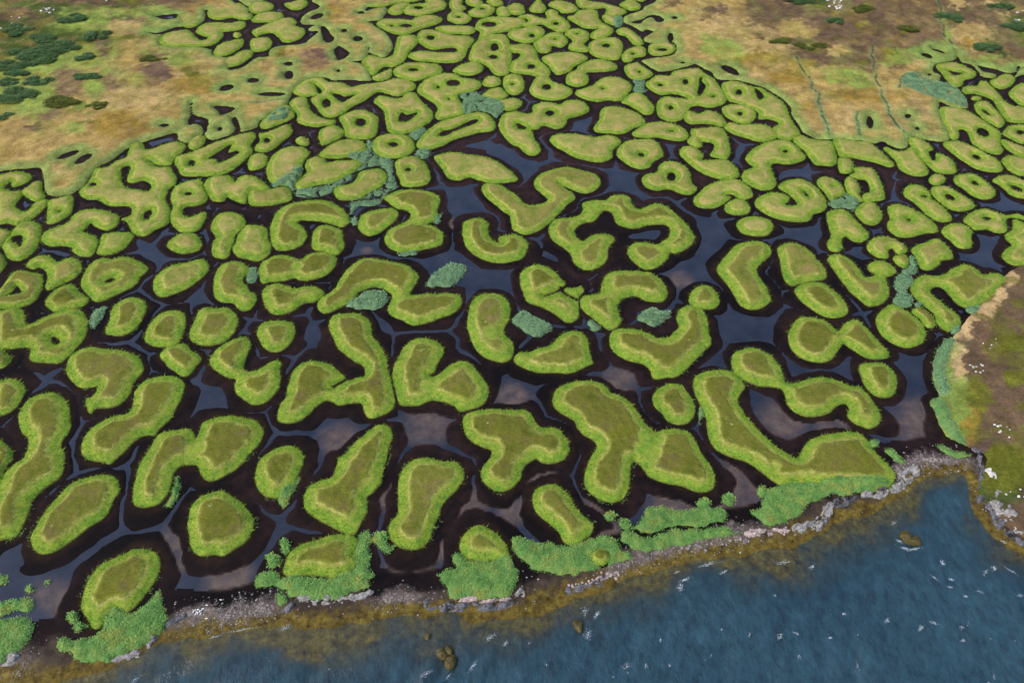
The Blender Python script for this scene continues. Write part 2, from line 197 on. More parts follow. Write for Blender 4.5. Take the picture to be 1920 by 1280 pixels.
'13': """
*curled island with a long slit pond | 7.5,12 12,8.5 20,7 28,8 36,13 42,20 44,27 41,31 34,33.5 30,38 20,39 10,37.5 2,35 -4,32 -10,27 -9,22 -4,19 3,17 10,17.5 15,20 16,23 13,26 20,26.5 21,24 15,18 9,15 | o 28,18 3.5,1 -45
pear-shaped | 36,9 41,5 47,6 53,9 57,15 57,19 52,21 50,24 46,23 42,17 | o 49,12 .8,.8 0
narrow | 57,8 61,5 66,8 69,14 68,19 72,23 66,24 61,19 58,14
hook-shaped | 61,4 65,2 64,-1 72,-2 79,0 83,6 86,13 87.5,21 82,23.5 74,24 70,22 72,18 76,17 76,13 73,8 67,7
rounded | 65,31 69,26 74,24 80,25 84,30 86,35 83,40 78,41.5 72,40 67,36
*boot-shaped island below a reed bed | 44,33 48,30 55,29.5 60,32 65,37 70,42 75,48 74,52 68,54.5 62,53 58,50 55,53 56,58 52,61.5 46,60 44,55 47,49 45,42
*broad triangular island with a tiny pond | 89,29 93,26 100,26.5 108,29 115,33 122,37 127,43 126,47 117,48 106,51 97,50 90,45 89,40 91,36 | o 105,37.5 2,1.2 0
slanting | 101.5,16 104,12 110,11 117,13 122,18 123,22 128,25 134,31 138,36 136,39 128,39 120,35 113,28 107,23 102,20 | o 117,20 2,1 0
oval | o 126.5,7.5 6.5,4 0
oblong | 122,14 128,12 136,13 144,18 151,22 155,27 151,30 143,31 135,29 128,24 123,19 | o 136,20.5 4,2 -30
oval | 139,7 143,3.5 152,2.5 160,6 167,12 170.5,17 168,21 160,22 152,19 146,14 141,11 | o 155,10 3,1.5 -30
oblong | 168,8 172,5 180,4 190,7 200,12 204,17 200,21 190,21.5 182,19 176,14 172,11 | o 186,14 5,1.8 -20
*saddle-shaped island under the bright pool | 146,38 150,33 156,30 164,29.5 172,32 178,34 186,33 195,36 198,40 190,37 184,36 180,36 178,39 179,44 177,47 170,47 164,45 155,45 151,42 | o 164,36.5 3,1.3 0
rounded | 130,45 134,41 141,40 148,41.5 153,46 152,51 153,56 150,59 142,58 136,53 131,49
*tall ragged island at the right edge | 183,38 187,37 192,40 205,45 205,70 192,72 182,71 176,67 174.5,63 178,59 182,56 178,52 178,48 183,45
star-shaped | 107,60 112,56 118,54.5 122,52 128,52 134,57 139,64 138,67 131,68 128,71 122,75 115,74.5 112,70 110,65
arched | 74,58 77,52.5 83,50 91,50.5 98,54 104,59 103,62.5 97,63 93,59 90,61 90,66 83,66 77,63
rounded | 93,67 97,64 103,64 106,69 104,73 98,72
*L-shaped island with a thick foot | 44,67 48,63.5 55,64 61,67 67,73 72,80 76,80.5 80,78.5 76,76 74,72 78,69 86,68.5 92,71 96.5,76 93,79 88,81 90,87 91,93 87,99 80,102 74,102 68,97 60,90 54,82 48,74
*horseshoe island against the brown heath | 107,88 110,82 117,79 126,79.5 133,78 138,74 146,71 153,72.5 158,76 161,79 168,77.5 175,79 179.5,83 176,88 171,94 165,97 159,101 152,104 144,102 140,99 135,93 130,88.5 124,88 121,91 124,95 129,98 134,103 140,107 144,113 143,118 136,121.5 130,119 126,114 124,108 117,102 110,96 107,92
ragged | 107,106 112,103 118,106 123,110 125.5,116 122,119 117,117 114,112 110,109
oval | 81,112 84,106 91,101 97,101.5 104,106 111,111 117,118 118.5,124 115,130 107,133.5 100,133 93,130 85,124 82,118
oval | 20,90 25,85.5 34,84 43,86 51,92 57,98 60,104 58,109 48,111 38,108 28,101 22,95
trapezium-shaped | 6.5,59 12,55.5 20,55 29,59 35,65 41,72 44,78 42,82 33,83.5 25,85 18,87 13,84 10,76 9,67
""",
'20': """
pentagonal | 120,11 125,5 131,3 139,2.5 144,7 152,13 147,20 142,26 137,27 130,22 125,18
rounded | -5,6 2,6 6,10 10,13 7,18 0,21 -5,20
*heart-shaped island with a brown top | 50,19 53,12 60,7 70,4.5 80,6 90,7 98,9 105,13 108,20 107,24 102,30 99,37 95,44 88,49 80,50.5 72,51 69,54.5 66,52 65,43 69,42 74,34 70,35 62,35.5 56,32 51,26
*long bone-shaped olive island at the left | 61.5,82 63,74 68,67 76,61 86,56 96,54.5 99,49 101,40 105,33 111,29 120,27 130,26.5 137,29 139.5,33 137,42 133,50 128,59 120,66 117,71 109,71 101,76 94,83 87,89 84,92 77,91 68,90 63,87
rounded | -5,32 3,30 9,28 16,31 20,36 18,42 14,49 8,54 0,57 -5,57
*tall hourglass island at the left edge | 14,58 17,50 23,43 31,40 41,38.5 48,42 52,49 54,58 53,66 49,73 46,79 49,83 49,92 48,99 44,104 36,109 30,114 24,121 22,130 17,141 12,147 4,149 -8,149 -10,130 -3,118 1,106 6,97 12,92 18,88 21,80 21,73 17,69
rounded | -5,76 3,76 8,80 11,84 10,89 7,93 4,98 1,104 -5,108
*big slanting oval island at lower left | 23,150 26,141 32,131 38,123 46,115 54,107 64,103 74,101 84,101 89,105 90,113 86,118 84,124 81,130 76,135 68,139 58,147 50,153 42,158 34,160 27,158
*twin-lobed arch island with a leafy foot | 100,117 101,106 104,95 109,86 115,77 119,71 125,68 133,67 141,66 146,70 147,74 150,68 152,62 157,59 166,56.5 176,56 185,58 193,60 198,66 197,73 194,79 190,83 184,90 178,96 170,101 162,104.5 155,105 151,100 148,94 142,93 136,94 131,99 129,105 127,112 124,118 118,123 108,125 102,123 | ^147,82 4.5
*B-shaped island of two joined lobes | 157,15 161,8 168,3 176,-1 184,-3 188,0 188,6 185,13 183,20 186,23 193,22 198,19 204,15.5 208,14.5 212,17 210,22 211,28 210,35 206,41 200,46 192,48 186,46 179,41 176,35 177,29 172,28 164,24 159,20 | ^180,26 4
""",
'21': """
*big forked island joined by a neck | 57,-4 55,-10 56,-16 60,-19.5 68,-20.5 77,-20 84,-16 87,-10 88,-4 91,1 95,7 98,13 99,20 101,28 103,38 105,45 103,51 96,56 86,58 82,54 79,47 70,47 63,48.5 58,46 52,45 46,49 40,55 33,60 24,62 17,60 16,55 19,48 23,42 24,34 27,25 33,18 41,15 51,16 58,19 63,23 68,28 65,31 70,30 76,28 81,27 82,22 79,18 74,16 68,11 62,6 | ~68,29 58,35 | ^62,37 4.5
*V-shaped island in the centre | 103,20 107,13 110,6 115,1 122,-2 131,-1 138,2 141,7 139,13 136,18 134,24 130,26 134,27 140,23 147,18 154,15 161,17 166,23 171,29 174.5,36 173,44 169,49 160,52 153,53 148,49 140,46 132,45 124,48 115,49 108,48 106,43 105,37 103,30 | ^130,35 4
*hand-shaped olive island at lower centre | 155,60 158,55 166,52 178,51 192,52.5 202,52 207,56 210,61 214,65 222,65 228,67 233,73 235,79 233,86 229,90 222,91.5 214,91 210,88 204,92 200,97 198,104 193,110 185,113.5 177,111 171,106 168.5,100 170,94 176,87 176,82 170,80 162,76 157,70
*carrot-shaped island widening downwards | 36,117 40,109 48,105 56,103 60,96 62,89 68,84 73,78 80,72 87,66 90,63.5 96,63 101,65 102.5,71 100,79 98,90 95,99 94,106 88,113 83,118 84,127 81,134 79,138 74,145 68,144.5 60,141 50,136 42,131 37,126
*teardrop island narrowing towards the shore | 107,105 110,97 115,91 122,88 132,88.5 142,90.5 151,91 156,97 157,102 153,109 146,116 140,122 138,130 137,133 134,140 130,149 125,155 117,157 108,155 101,149 99,143 101,136 106,130 107,120
egg-shaped | 0,99 3,90 9,84 17,80 26,78.5 33,81 36,86 35,93 32,100 29,107 24,114 16,118 8,117 3,112 0,106
""",
'22': """
*sock-shaped island below a reed bush | 2,13 6,9 12,9 20,6 29,3 36,-4 44,-7 52,-6 57,-1 58.5,7 60,13 61,17 56,19 50,22 42,24.5 30,24 20,24 10,21 3,17
oval | 106,42 109,37 115,33 121,32 128,34 133,41 137,50 136.5,57 131,62 124,63 116,60 112,54 107,49
*largest three-lobed olive island right of centre | 30,44 33,37 40,33 48,30.5 58,30 66,32 71,35 73,39 80,41 87,45 92,50 96,56 99,62 103,65 108,69 113,67 120,66 128,67 134,70 139,77 142,84 147,91 151,98 153,104 151,110 146,113 138,113 128,109 118,107 108,104 102,101 97,95 92,91 90,92 89,98 88,108 85,116 78,121 68,120 60,116 55,110 54,102 56,93 60,86 64,79 60,74 54,71 49,65 47,60 42,57 35,53 31,49 | ^101,84 8 | ^104,74 8 | ^99,92 6
""",
'23': """
*pair of fused ovals near the lagoon | 17,-9 20,-15 25,-18 34,-17 43,-15 50,-9 53,-7 58,-13 65,-16 71,-12 78,-5 83,1 88,6 91,10 88,13 80,14.5 73,13 66,9 60,5 56,2 54,6 50,11 45,15 38,16.5 30,15 22,11 17,6 15,-2 | ^53,4 5
*wavy caterpillar island near the cove | -27,13 -25,9 -18,6 -10,5.5 -3,8 3,12 8,19 11,25 13,31 20,32 28,29.5 36,28 44,28 52,30 60,33.5 68,34 74,39 79,45 83,52 84.5,58 82,63 76,66 69,64 63,61 59,56 60,51 58,47.5 54,48 48,52 42,56 34,57 25,56 18,52 14,47 12,40 9,36 2,35 -8,34 -16,31 -23,27 -27,20 | ^11,33 4
oval | 68,19 72,17 80,16 88,18 94,23 97,29 96,37 93,41 87,43 79,41 73,35 70,28
*huge arm-shaped island reaching the rocky shore | -55.2,38 -56,30 -52,25.2 -44,22.8 -34,22.4 -26,24 -19.2,30 -17.2,35.2 -20.8,40.8 -22.4,46 -19.2,52 -14,59.2 -8,66 -0.8,74 6,79.2 14,84 20.8,88 24.8,84 28.8,76.8 36,72 48,69.6 60,68.4 68,69.2 74,74 79.2,82 84.8,88 91.2,94 96,100 94,106 88,110 76,110 64,108.8 52,110 42,108.8 32,107.2 20,108 10,108.8 3.2,105.2 -4,99.2 -14,92 -28,87.2 -38,82 -44,74 -46,62 -48.8,52 | ^4,96 0.1
""",
'30': """
round | 142,0 145,-6 152,-12 163,-15 173,-13 182,-7 188,0 191,8 189,16 184,23 176,28 168,33 160,32 152,33 145,30 142,22 141,12
*egg-shaped island above a shore reed bed | 61,68 64,58 69,48 75,41 84,36 93,32 101,28 110,28 117,30 121,36 121,43 117,51 112,59 106,67 100,73 93,77 86,76 80,80 77,86 70,88 65,80 62,74
""",
'31': """
*yellowish island wrapped by reeds at the shore | 21,42 24,33 30,27 38,23 46,21 55,18 64,17 72,18 76,22 75,30 76,38 72,44 65,48 58,50 48,48 38,48 28,49 22,47
*small dome island on the bottom shore | 153,28 154,20 159,14 166,10 174,12 181,17 187,24 191,32 192,37 186,38 177,37 168,38 158,35
""",
'32': """
*small olive turf ring set in a shore reed bed | o 66,34 8,6.5 0
*slanting oblong island ending in shore reeds | 15,-10 18,-17 25,-20 33,-20.5 39,-16 44,-10 48,-4 52,1 57,5 61,9 60,15 55,20 50,24 43,25 38,22 35,16 29,10 22,4 17,-2
""",
}
REEDS = {
'px': """
upright green reed fringe between the lagoon and the heath | 1757,655 1748,690 1752,724 1763,746 1776,740 1770,702 1774,668 1788,642 1780,634
lower green reed fringe tapering to the shingle bar | 1744,752 1750,772 1760,795 1775,818 1800,834 1812,838 1800,818 1784,790 1770,762 1757,750
small grassy reed patch on the inner edge of the shingle bar | 1752,838 1762,834 1785,846 1815,850 1825,855 1805,858 1780,855
""",
'01': """
tight reed bed cracked into plates right of the hammer-shaped island | 153,72 158,70 165,70 172,74 180,75 186,80 184,86 180,89 174,85 165,84 157,86 154,80 156,76
narrow reed strip between the ring islands and the slanting slit-pond island | 114,102 120,99 126,97 126,101 121,107 117,104
small round reed tuft below the tip of the slit-pond island | o 125,116 5.5,4 0
bluish-green reed cap on the leaf-shaped island by the meadow corner | 8,93 14,86 22,81.5 26,84 24,89 16,92
""",
'02': """
tiny reed patch wedged among the far islands near the top | 76,15 80,13 83,15 82,20 78,21 76,19
square reed patch between two far islands right of centre | 90,61 97,61 100,62 99,66 101,69 96,70 91,69 92,65
""",
'03': """
long blue-green reed bed in the upper right meadow | 99,64 101,59 105,56.5 114,58 124,63 132,64 140,68 145,73 148,78 148,81 140,80 130,76 120,74 110,70 102,67
""",
'10': """
diamond-shaped reed patch in the channel at the left | 67,112 70,107 76,103 80,103 79,108 75,114 71,119 68,117
""",
'11': """
left arm of the large reed bed, curving under an island | 12,12 20,7 27,2 34,-2 36,0 31,8 30,14 45,14 60,9 70,4 76,0 75,4 62,12 57,17 45,20 35,21 28,17 24,12
right arm of the large reed bed reaching up past the oval island | 68,-10 76,-13 83,-15 83,-22 87,-21 88,-13 94,-9 102,-7 103,3 106,12 100,16 92,14 98,8 99,2 92,-3 84,-2 75,1 80,-5
lower triangle of the large reed bed above an oval island | 71,24 76,22 82,20 88,16 94,15 98,16 94,24 86,27 78,27 73,32 71,34
small reed tuft on the left shoulder of an oval island | o 74,38 2.8,3.5 0
narrow reed patch on the right flank of the S-shaped island | 133,38 137,34 139.5,32 139,36 137,40 134,41
reed fringe under the lower lobe of the S-shaped island | 106,63 113,61.5 121,60.5 120,63 112,65 107,65
reed bush lying in the hollow of the large boomerang island | 67,102 75,97 82,92 92,91 98,93 99,98 94,103 86,105 77,104
oval reed bush standing alone in the broad channel | 128,86 132,79 138,75 146,70 152,71 157,72 157,77 152,83 146,87 138,87 132,88
narrow reed patch on the right side of the kidney island | -7,77 -2,73 1,74 1,82 -2,85 -7,84
""",
'12': """
compact round reed bush in the hollow of the gun-shaped island | 95,109 100,105 106,104 112,106 119,106 118,110 112,114 107,117 100,115 95,112
spreading reed bush right of the upright peanut island | 0,114 4,108 9,106 15,110 22,113 29,117 28,121 20,125 12,123 6,118
small reed tuft at the left foot of the gun-shaped island | 56,114 60,113 66,117 65,120 60,120
""",
'13': """
reed patch between pear-shaped and round islands near the right | 45,25 52,22 57,18 62,20 68,24 68,28 63,31 56,28 50,29
reed collar on the right of a small round island | 105,64 109,66 111,72 112,76 105,79 100,76 104,73 106,69
figure-eight reed bed left of the horseshoe island | 95,82 99,78 105,79 109,82 106,88 103,92 108,96 108,101 103,103 97,102 93,97 97,92 94,87
little reed tuft between the horseshoe island and a ragged islet | o 112,101 2.8,2 0
round reed tuft below the foot of the horseshoe island | o 140,120 4,2.8 20
reed patch between the horseshoe island and the heath edge | 148,104 154,102 160,101 157,106 152,108
""",
'20': """
narrow reed patch along the foot of the twin-lobed arch island | 124,124 128,118 130,108 132,101 135,103 135,113 132,121 127,125
""",
'21': """
narrow reed tail on the lower right of an egg-shaped island | 17,118 20,112 27,107 33,102 33,107 28,115 22,126 18,123
""",
'22': """
small reed tuft between the oval island and the arm-shaped island | 139,52 142,50 144,54 142,60 140,62
dark green bush in the mud near the shore, rightmost of three | o 162,119 5,5 0
low bush in the mud near the shore, middle of three | o 144,122 5,3.5 -10
reed clump at the mud's edge behind the long shore reed bed | o 188,113 4,5 0
""",
'23': """
green shore reed bed under the arm-shaped island | -14,128 -6,124 -3.2,116 4,109.2 16,107.2 32,106 44,104 56,103 68,103 84,103 94,106 91,110 76,112.8 64,115 54,116 48,114 42,118 32,122 26,128 16,134 4,138 -6,135
small reed tuft on the corner of the arm-shaped island | o 80,77 4,2.6 -30
slim reed tuft between the arm-shaped island and the cove | 87,82 92,81 97,86 103,90 102,92.5 97,91 91,87
""",
'30': """
broad crescent reed bed below the egg-shaped island | 43,100 47,95 58,97 68,94 78,90 76,82 80,76 88,73 96,77 103,74 110,69 116,62 121,59 122,63 123,72 125,80 121,87 113,94 104,100 94,105 82,109 70,111 58,110 53,106 46,104
large reed bed in the lower left corner | -9,85 3,80 12,78 21,79 26,86 24,94 18,101 10,107 0,113 -9,114
ragged reed patch just above the corner reed bed | -9,68 4,66 12,64 22,63 26,67 24,74 18,76 13,74 8,77 0,79 -9,80
small reed tuft on the left edge above the corner reeds | -6,48 4,46 7,49 5,54 -6,54
upright oval bush left of the egg-shaped island's foot | o 55,80 4.5,6 30
rounded bush touching the crescent reed bed's left end | o 60,87 4,3.5 0
tiny bush beside the crescent reed bed's left end | o 67,86 2.5,2 0
tiny lone bush in dark mud at lower left | o 22,57.5 3,2.5 0
smallest lone bush beside the mud channel at lower left | o 37,53 2,1.5 0
""",
'31': """
wide shore reed bed around the yellowish island | -1,50 4,46 14,45 20,50 28,47 36,48 46,49 58,50 66,46 73,42 74,32 75,22 79,17 84,13 86.5,20 86,30 87,36 86,44 91,47 88,50 83,52 86,56 80,58 70,62 58,65 45,66 30,65 24,63 21,59 10,57 0,57
low reed tuft on rocks under the wide shore reed bed | o 19,65 5,4.5 0
upright oval bush left of the yellowish shore island | o 22,25.5 4,6 20
round bush standing in mud left of the yellowish shore island | o 13,36.5 5,5 0
leafy reed bush in mud below the carrot-shaped island | 89,18 93,15 98,17 99,22 102,28 98,31 93,27 89,23
reed bed wrapped round the small dome island | 135,48 141,44 150,42 147,34 152,31 158,35 168,37 178,36 188,34 192,36 196,42 197,48 195,54 190,63 178,65 165,66 160,63 152,65 146,63 143,57 140,52
""",
'32': """
broad shore reed bed holding a small olive ring of turf | 0,20 6,18 14,20 20,24 28,23 38,25 50,24 58,20 66,18 75,20 80,25 82,30 90,32 91,34 84,36 76,38 70,40 65,43 56,45 46,46 36,47 26,45 15,45 12,40 5,34 0,28 | o 66,34 6,4.5 0
long dark reed bed behind the pebble shore | 90,12 94,8 98,2 102,-3 110,-5 120,-3 130,-2 140,-3 150,-3 158,-3 161,3 158,8 150,9 145,12 138,12 130,11 120,11 112,14 104,17 97,16
thin green reed strip along the pebble shore | 81,20 84,14 90,15 95,19 104,19 112,16 122,13 132,13 143,13 150,12 158,11 166,14 174,15.5 166,17 152,19 138,22 122,25 110,29 100,30 93,29 88,25 82,23
small bush left of the long dark reed bed | o 84,9 4.5,4 0
small dark bush left of the long dark reed bed, the farther one | o 74,3 4.5,3.5 0
""",
}
MEADOW_LEFT = "-260,420 -120,352 -20,332 0,322 55,317 75,317 82,335 84,357 95,368 130,366 157,350 176,325 183,316 212,300 238,281 268,268 300,258 330,251 333,263 345,268 362,266 375,256 382,247 378,238 370,234 356,235 354,228 357,218 357,200 358,192 361,192 361,212 370,219 385,222 391,230 388,245 383,252 388,260 400,264 420,258 438,250 443,243 437,232 436,222 443,222 450,238 453,248 482,240 487,228 505,218 530,205 540,197 549,176 568,155 588,146 612,147 625,152 650,151 690,153 697,148 690,130 680,122 658,116 675,115 689,107 690,92 695,90 692,98 705,105 718,109 730,102 737,88 730,70 720,60 703,50 700,46 687,42 700,40 718,38 720,30 726,25 725,16 700,18 690,22 685,20 695,12 725,12 745,5 760,-10 790,-60 -260,-60"
MEADOW_LEFT_HOLES = [
"275,62 300,62 330,52 360,50 384,40 384,20 390,22 394,36 430,34 455,28 470,20 460,14 440,6 428,-8 436,-8 450,4 470,14 490,4 520,-4 580,-6 585,4 597,10 597,17 575,27 564,37 567,47 590,48 578,55 580,60 597,60 580,75 565,85 522,88 505,97 503,107 480,110 455,128 435,133 430,128 455,112 470,105 455,108 430,110 400,104 397,95 375,90 340,90 310,88 298,80 310,68 290,66",
"627,95 635,87 645,92 655,100 650,108 635,115 630,105", "o 671,74 9,5 0", "o 645,59 5,4 0", "602,52 610,52 620,65 627,75 615,82 607,75",
"o 595,32 12,5 20", "o 541,121 8,4 0", "o 542,142 8,8 0", "o 635,134 3,3 0", "o 510,178 25,4 0", "o 425,166 13,6 10",
"400,200 420,200 440,204 432,212 415,217 410,210", "o 309,236 10,3 0", "o 129,291 21,5 20", "o 157,299 17,6 30", "o 475,152 10,5 0", "o 677,25 6,3 0", "o 413,243 4,4 0",
"290,32 320,28 335,28 330,36 310,38"]
MEADOW_LEFT_CUTS = ["470,195 525,193 550,177"]
MEADOW_RIGHT = "1290,-60 1240,-20 1232,0 1222,8 1208,14 1205,20 1190,25 1172,32 1168,42 1185,50 1203,60 1212,57 1224,60 1218,66 1208,72 1208,79 1225,82 1245,83 1262,80 1268,90 1265,102 1245,108 1225,110 1203,115 1212,123 1225,131 1240,136 1265,132 1290,125 1303,121 1320,130 1333,136 1345,150 1365,151 1385,152 1407,158 1432,165 1447,174 1467,187 1481,202 1485,218 1495,233 1505,249 1520,257 1535,263 1558,262 1590,263 1615,265 1640,270 1655,266 1665,272 1685,280 1698,278 1704,268 1712,257 1730,262 1760,267 1772,266 1782,258 1775,240 1762,214 1762,192 1780,200 1812,205 1815,197 1808,183 1793,166 1775,160 1763,156 1762,146 1764,143 1750,135 1752,123 1765,118 1790,113 1795,105 1803,118 1820,122 1832,133 1842,145 1865,147 1872,137 1900,138 1907,125 1912,128 1905,140 1903,146 1925,140 2000,130 2200,130 2200,-60"
MEADOW_RIGHT_HOLES = ["1185,42 1205,37 1218,30 1235,31 1245,39 1235,44 1225,35 1210,37 1202,45 1190,46", "o 1257,72 5,9 0", "o 1265,35 5,3 0",
"1832,124 1845,127 1870,132 1888,140 1868,140 1845,136", "o 1737,106 12,5 -15", "o 1759,98 17,4 -15", "o 1631,230 6,12 10", "o 1702,219 6,4 0", "o 1720,242 4,3 0", "o 1742,141 4,2 0", "o 1369,133 18,6 -25", "o 1280,119 4,2 0"]
MEADOW_RIGHT_CUTS = ["1490,112 1507,140 1522,165 1534,190 1538,215 1550,238 1561,262", "1633,95 1636,115 1639,135 1638,148 1648,168 1653,188 1663,205 1668,222 1685,245 1702,260", "1750,12 1754,35 1757,52 1768,78 1786,98 1796,108", "1603,215 1608,240 1617,264", "1685,168 1688,150 1702,142 1727,145 1752,158 1765,160"]
HEATH = "2150,120 2060,135 2045,300 2030,450 1965,490 1912,500 1890,512 1878,525 1855,550 1840,570 1815,595 1797,620 1780,640 1760,658 1750,685 1752,722 1760,745 1743,752 1748,765 1757,785 1765,805 1775,820 1800,833 1822,845 1842,852 1848,875 1842,900 1838,918 1850,940 1868,955 1888,985 1925,1012 2000,1060 2300,1150 2700,900 2700,300 2600,90"
WATERLINE = "-260,1420 -100,1330 0,1275 60,1266 140,1260 200,1250 260,1225 310,1200 350,1192 400,1188 450,1176 480,1166 520,1160 560,1163 640,1170 720,1163 790,1158 850,1153 920,1158 980,1148 1040,1128 1120,1103 1180,1083 1250,1063 1340,1045 1420,1028 1500,1008 1560,985 1610,972 1660,955 1700,925 1720,900 1745,888 1790,884 1815,892 1820,915 1828,950 1848,978 1880,1008 1920,1034 2050,1100 2350,1230"
# ------------------------------------------------------------------ survey helpers
def px2g(p):                       # photo pixel -> ground point (metres)
    p = np.asarray(p, float); dx = (p[..., 0]-960)/FPX; dy = (640-p[..., 1])/FPX
    t = H/(math.sqrt(.5)*(1-dy))
    return np.stack([t*dx, t*math.sqrt(.5)*(1+dy)], -1)
def g2px(g):
    d = g[..., 1]*math.sqrt(.5)+H*math.sqrt(.5); u = g[..., 1]*math.sqrt(.5)-H*math.sqrt(.5)
    return np.stack([960+FPX*g[..., 0]/d, 640-FPX*u/d], -1)
def to_px(tile, pts):
    pts = np.asarray(pts, float)
    if tile == 'px': return pts
    return pts*2.5+np.array([int(tile[1])*480, int(tile[0])*320])
def parse(tile, s):
    s = s.strip()
    if s.startswith('o '):
        c, r, a = s[2:].split()
        c = np.array([float(v) for v in c.split(',')]); rx, ry = [float(v) for v in r.split(',')]; a = -R(float(a))
        n = 12; t = np.arange(n)/n*2*math.pi
        x = rx*np.cos(t); y = ry*np.sin(t)
        pts = c+np.stack([x*math.cos(a)-y*math.sin(a), x*math.sin(a)+y*math.cos(a)], -1)
    else:
        pts = np.array([[float(v) for v in q.split(',')] for q in s.lstrip('~').split()])
    return to_px(tile, pts)
def smooth(p, n=4, closed=True):   # Catmull-Rom
    if closed: a, b, c, d = np.roll(p, 1, 0), p, np.roll(p, -1, 0), np.roll(p, -2, 0)
    else:
        q = np.vstack([2*p[0]-p[1], p, 2*p[-1]-p[-2]]); a, b, c, d = q[:-3], q[1:-2], q[2:-1], q[3:]
    out = []
    for k in range(n):
        t = k/n
        out.append(.5*(2*b+(c-a)*t+(2*a-5*b+4*c-d)*t*t+(3*b-a-3*c+d)*t**3))
    out = np.stack(out, 1).reshape(-1, 2)
    return out if closed else np.vstack([out, p[-1]])
def seg_dist(P, a, b):
    ab = b-a; t = np.clip(((P-a)@ab)/(ab@ab+1e-12), 0, 1)
    return np.hypot(P[:, 0]-a[0]-t*ab[0], P[:, 1]-a[1]-t*ab[1])
def poly_sd(P, poly):              # signed distance, positive inside
    d = np.full(len(P), 1e9); ins = np.zeros(len(P), bool); n = len(poly)
    for i in range(n):
        a, b = poly[i], poly[(i+1) % n]
        d = np.minimum(d, seg_dist(P, a, b))
        if a[1] != b[1]:
            c = (a[1] > P[:, 1]) != (b[1] > P[:, 1])
            ins ^= c & (P[:, 0] < (b[0]-a[0])*(P[:, 1]-a[1])/(b[1]-a[1])+a[0])
    return np.where(ins, d, -d)
def line_dist(P, pl):
    d = np.full(len(P), 1e9)
    for a, b in zip(pl[:-1], pl[1:]): d = np.minimum(d, seg_dist(P, a, b))
    return d
_lat = np.random.default_rng(3).random((8, 256, 256))
def noise(x, y, s, seed=0):        # value noise 0..1, feature size s metres
    x = np.asarray(x)/s+seed*17.3+1000; y = np.asarray(y)/s+seed*9.1+1000
    i = np.floor(x).astype(int); j = np.floor(y).astype(int); u = x-i; v = y-j
    u = u*u*(3-2*u); v = v*v*(3-2*v); L = _lat[seed % 8]
    g = lambda p, q: L[p & 255, q & 255]
    return (g(i, j)*(1-u)+g(i+1, j)*u)*(1-v)+(g(i, j+1)*(1-u)+g(i+1, j+1)*u)*v
def fbm(x, y, s, seed=0, o=3):
    r = 0; a = 1; t = 0
    for k in range(o): r = r+a*noise(x, y, s/2**k, seed+k); t += a; a *= .55
    return r/t
sstep = lambda a, b, x: (lambda t: t*t*(3-2*t))(np.clip((x-a)/(b-a), 0, 1))

# ------------------------------------------------------------------ object helpers
def tag(o, label=None, cat=None, group=None, kind=None):
    if label: o['label'] = label
    if cat: o['category'] = cat
    if group: o['group'] = group
    if kind: o['kind'] = kind
    return o
def mesh_obj(name, V, F, mat, parent=None, attrs=None, loc=(0, 0, 0), shade=False):
    V = np.ascontiguousarray(V, np.float32); F = np.ascontiguousarray(F, np.int32)
    me = bpy.data.meshes.new(name)
    me.vertices.add(len(V)); me.vertices.foreach_set('co', V.ravel())
    k = F.shape[1]; me.loops.add(F.size); me.loops.foreach_set('vertex_index', F.ravel())
    me.polygons.add(len(F)); me.polygons.foreach_set('loop_start', np.arange(0, F.size, k, dtype=np.int32))
    try: me.polygons.foreach_set('loop_total', np.full(len(F), k, np.int32))
    except Exception: pass
    if shade: me.polygons.foreach_set('use_smooth', np.ones(len(F), bool))
    for nme, a in (attrs or {}).items():
        a = np.ascontiguousarray(a, np.float32)
        if a.ndim == 1: me.attributes.new(nme, 'FLOAT', 'POINT').data.foreach_set('value', a)
        else:
            a = np.hstack([a, np.ones((len(a), 1), np.float32)])
            me.attributes.new(nme, 'FLOAT_COLOR', 'POINT').data.foreach_set('color', np.ascontiguousarray(a).ravel())
    me.update(calc_edges=True); me.validate()
    if mat: me.materials.append(mat)
    o = bpy.data.objects.new(name, me); COL.objects.link(o); o.location = loc
    if parent: o.parent = parent
    return o
def empty(name, loc):
    o = bpy.data.objects.new(name, None); COL.objects.link(o); o.location = loc; o.empty_display_size = .5
    return o
def compact(V, F, attrs):
    used = np.zeros(len(V), bool); used[F.ravel()] = True
    m = np.cumsum(used)-1
    return V[used], m[F], {k: a[used] for k, a in attrs.items()}
def gridfaces(ny, nx):
    i = np.arange(ny*nx).reshape(ny, nx)
    return np.stack([i[:-1, :-1], i[:-1, 1:], i[1:, 1:], i[1:, :-1]], -1).reshape(-1, 4)

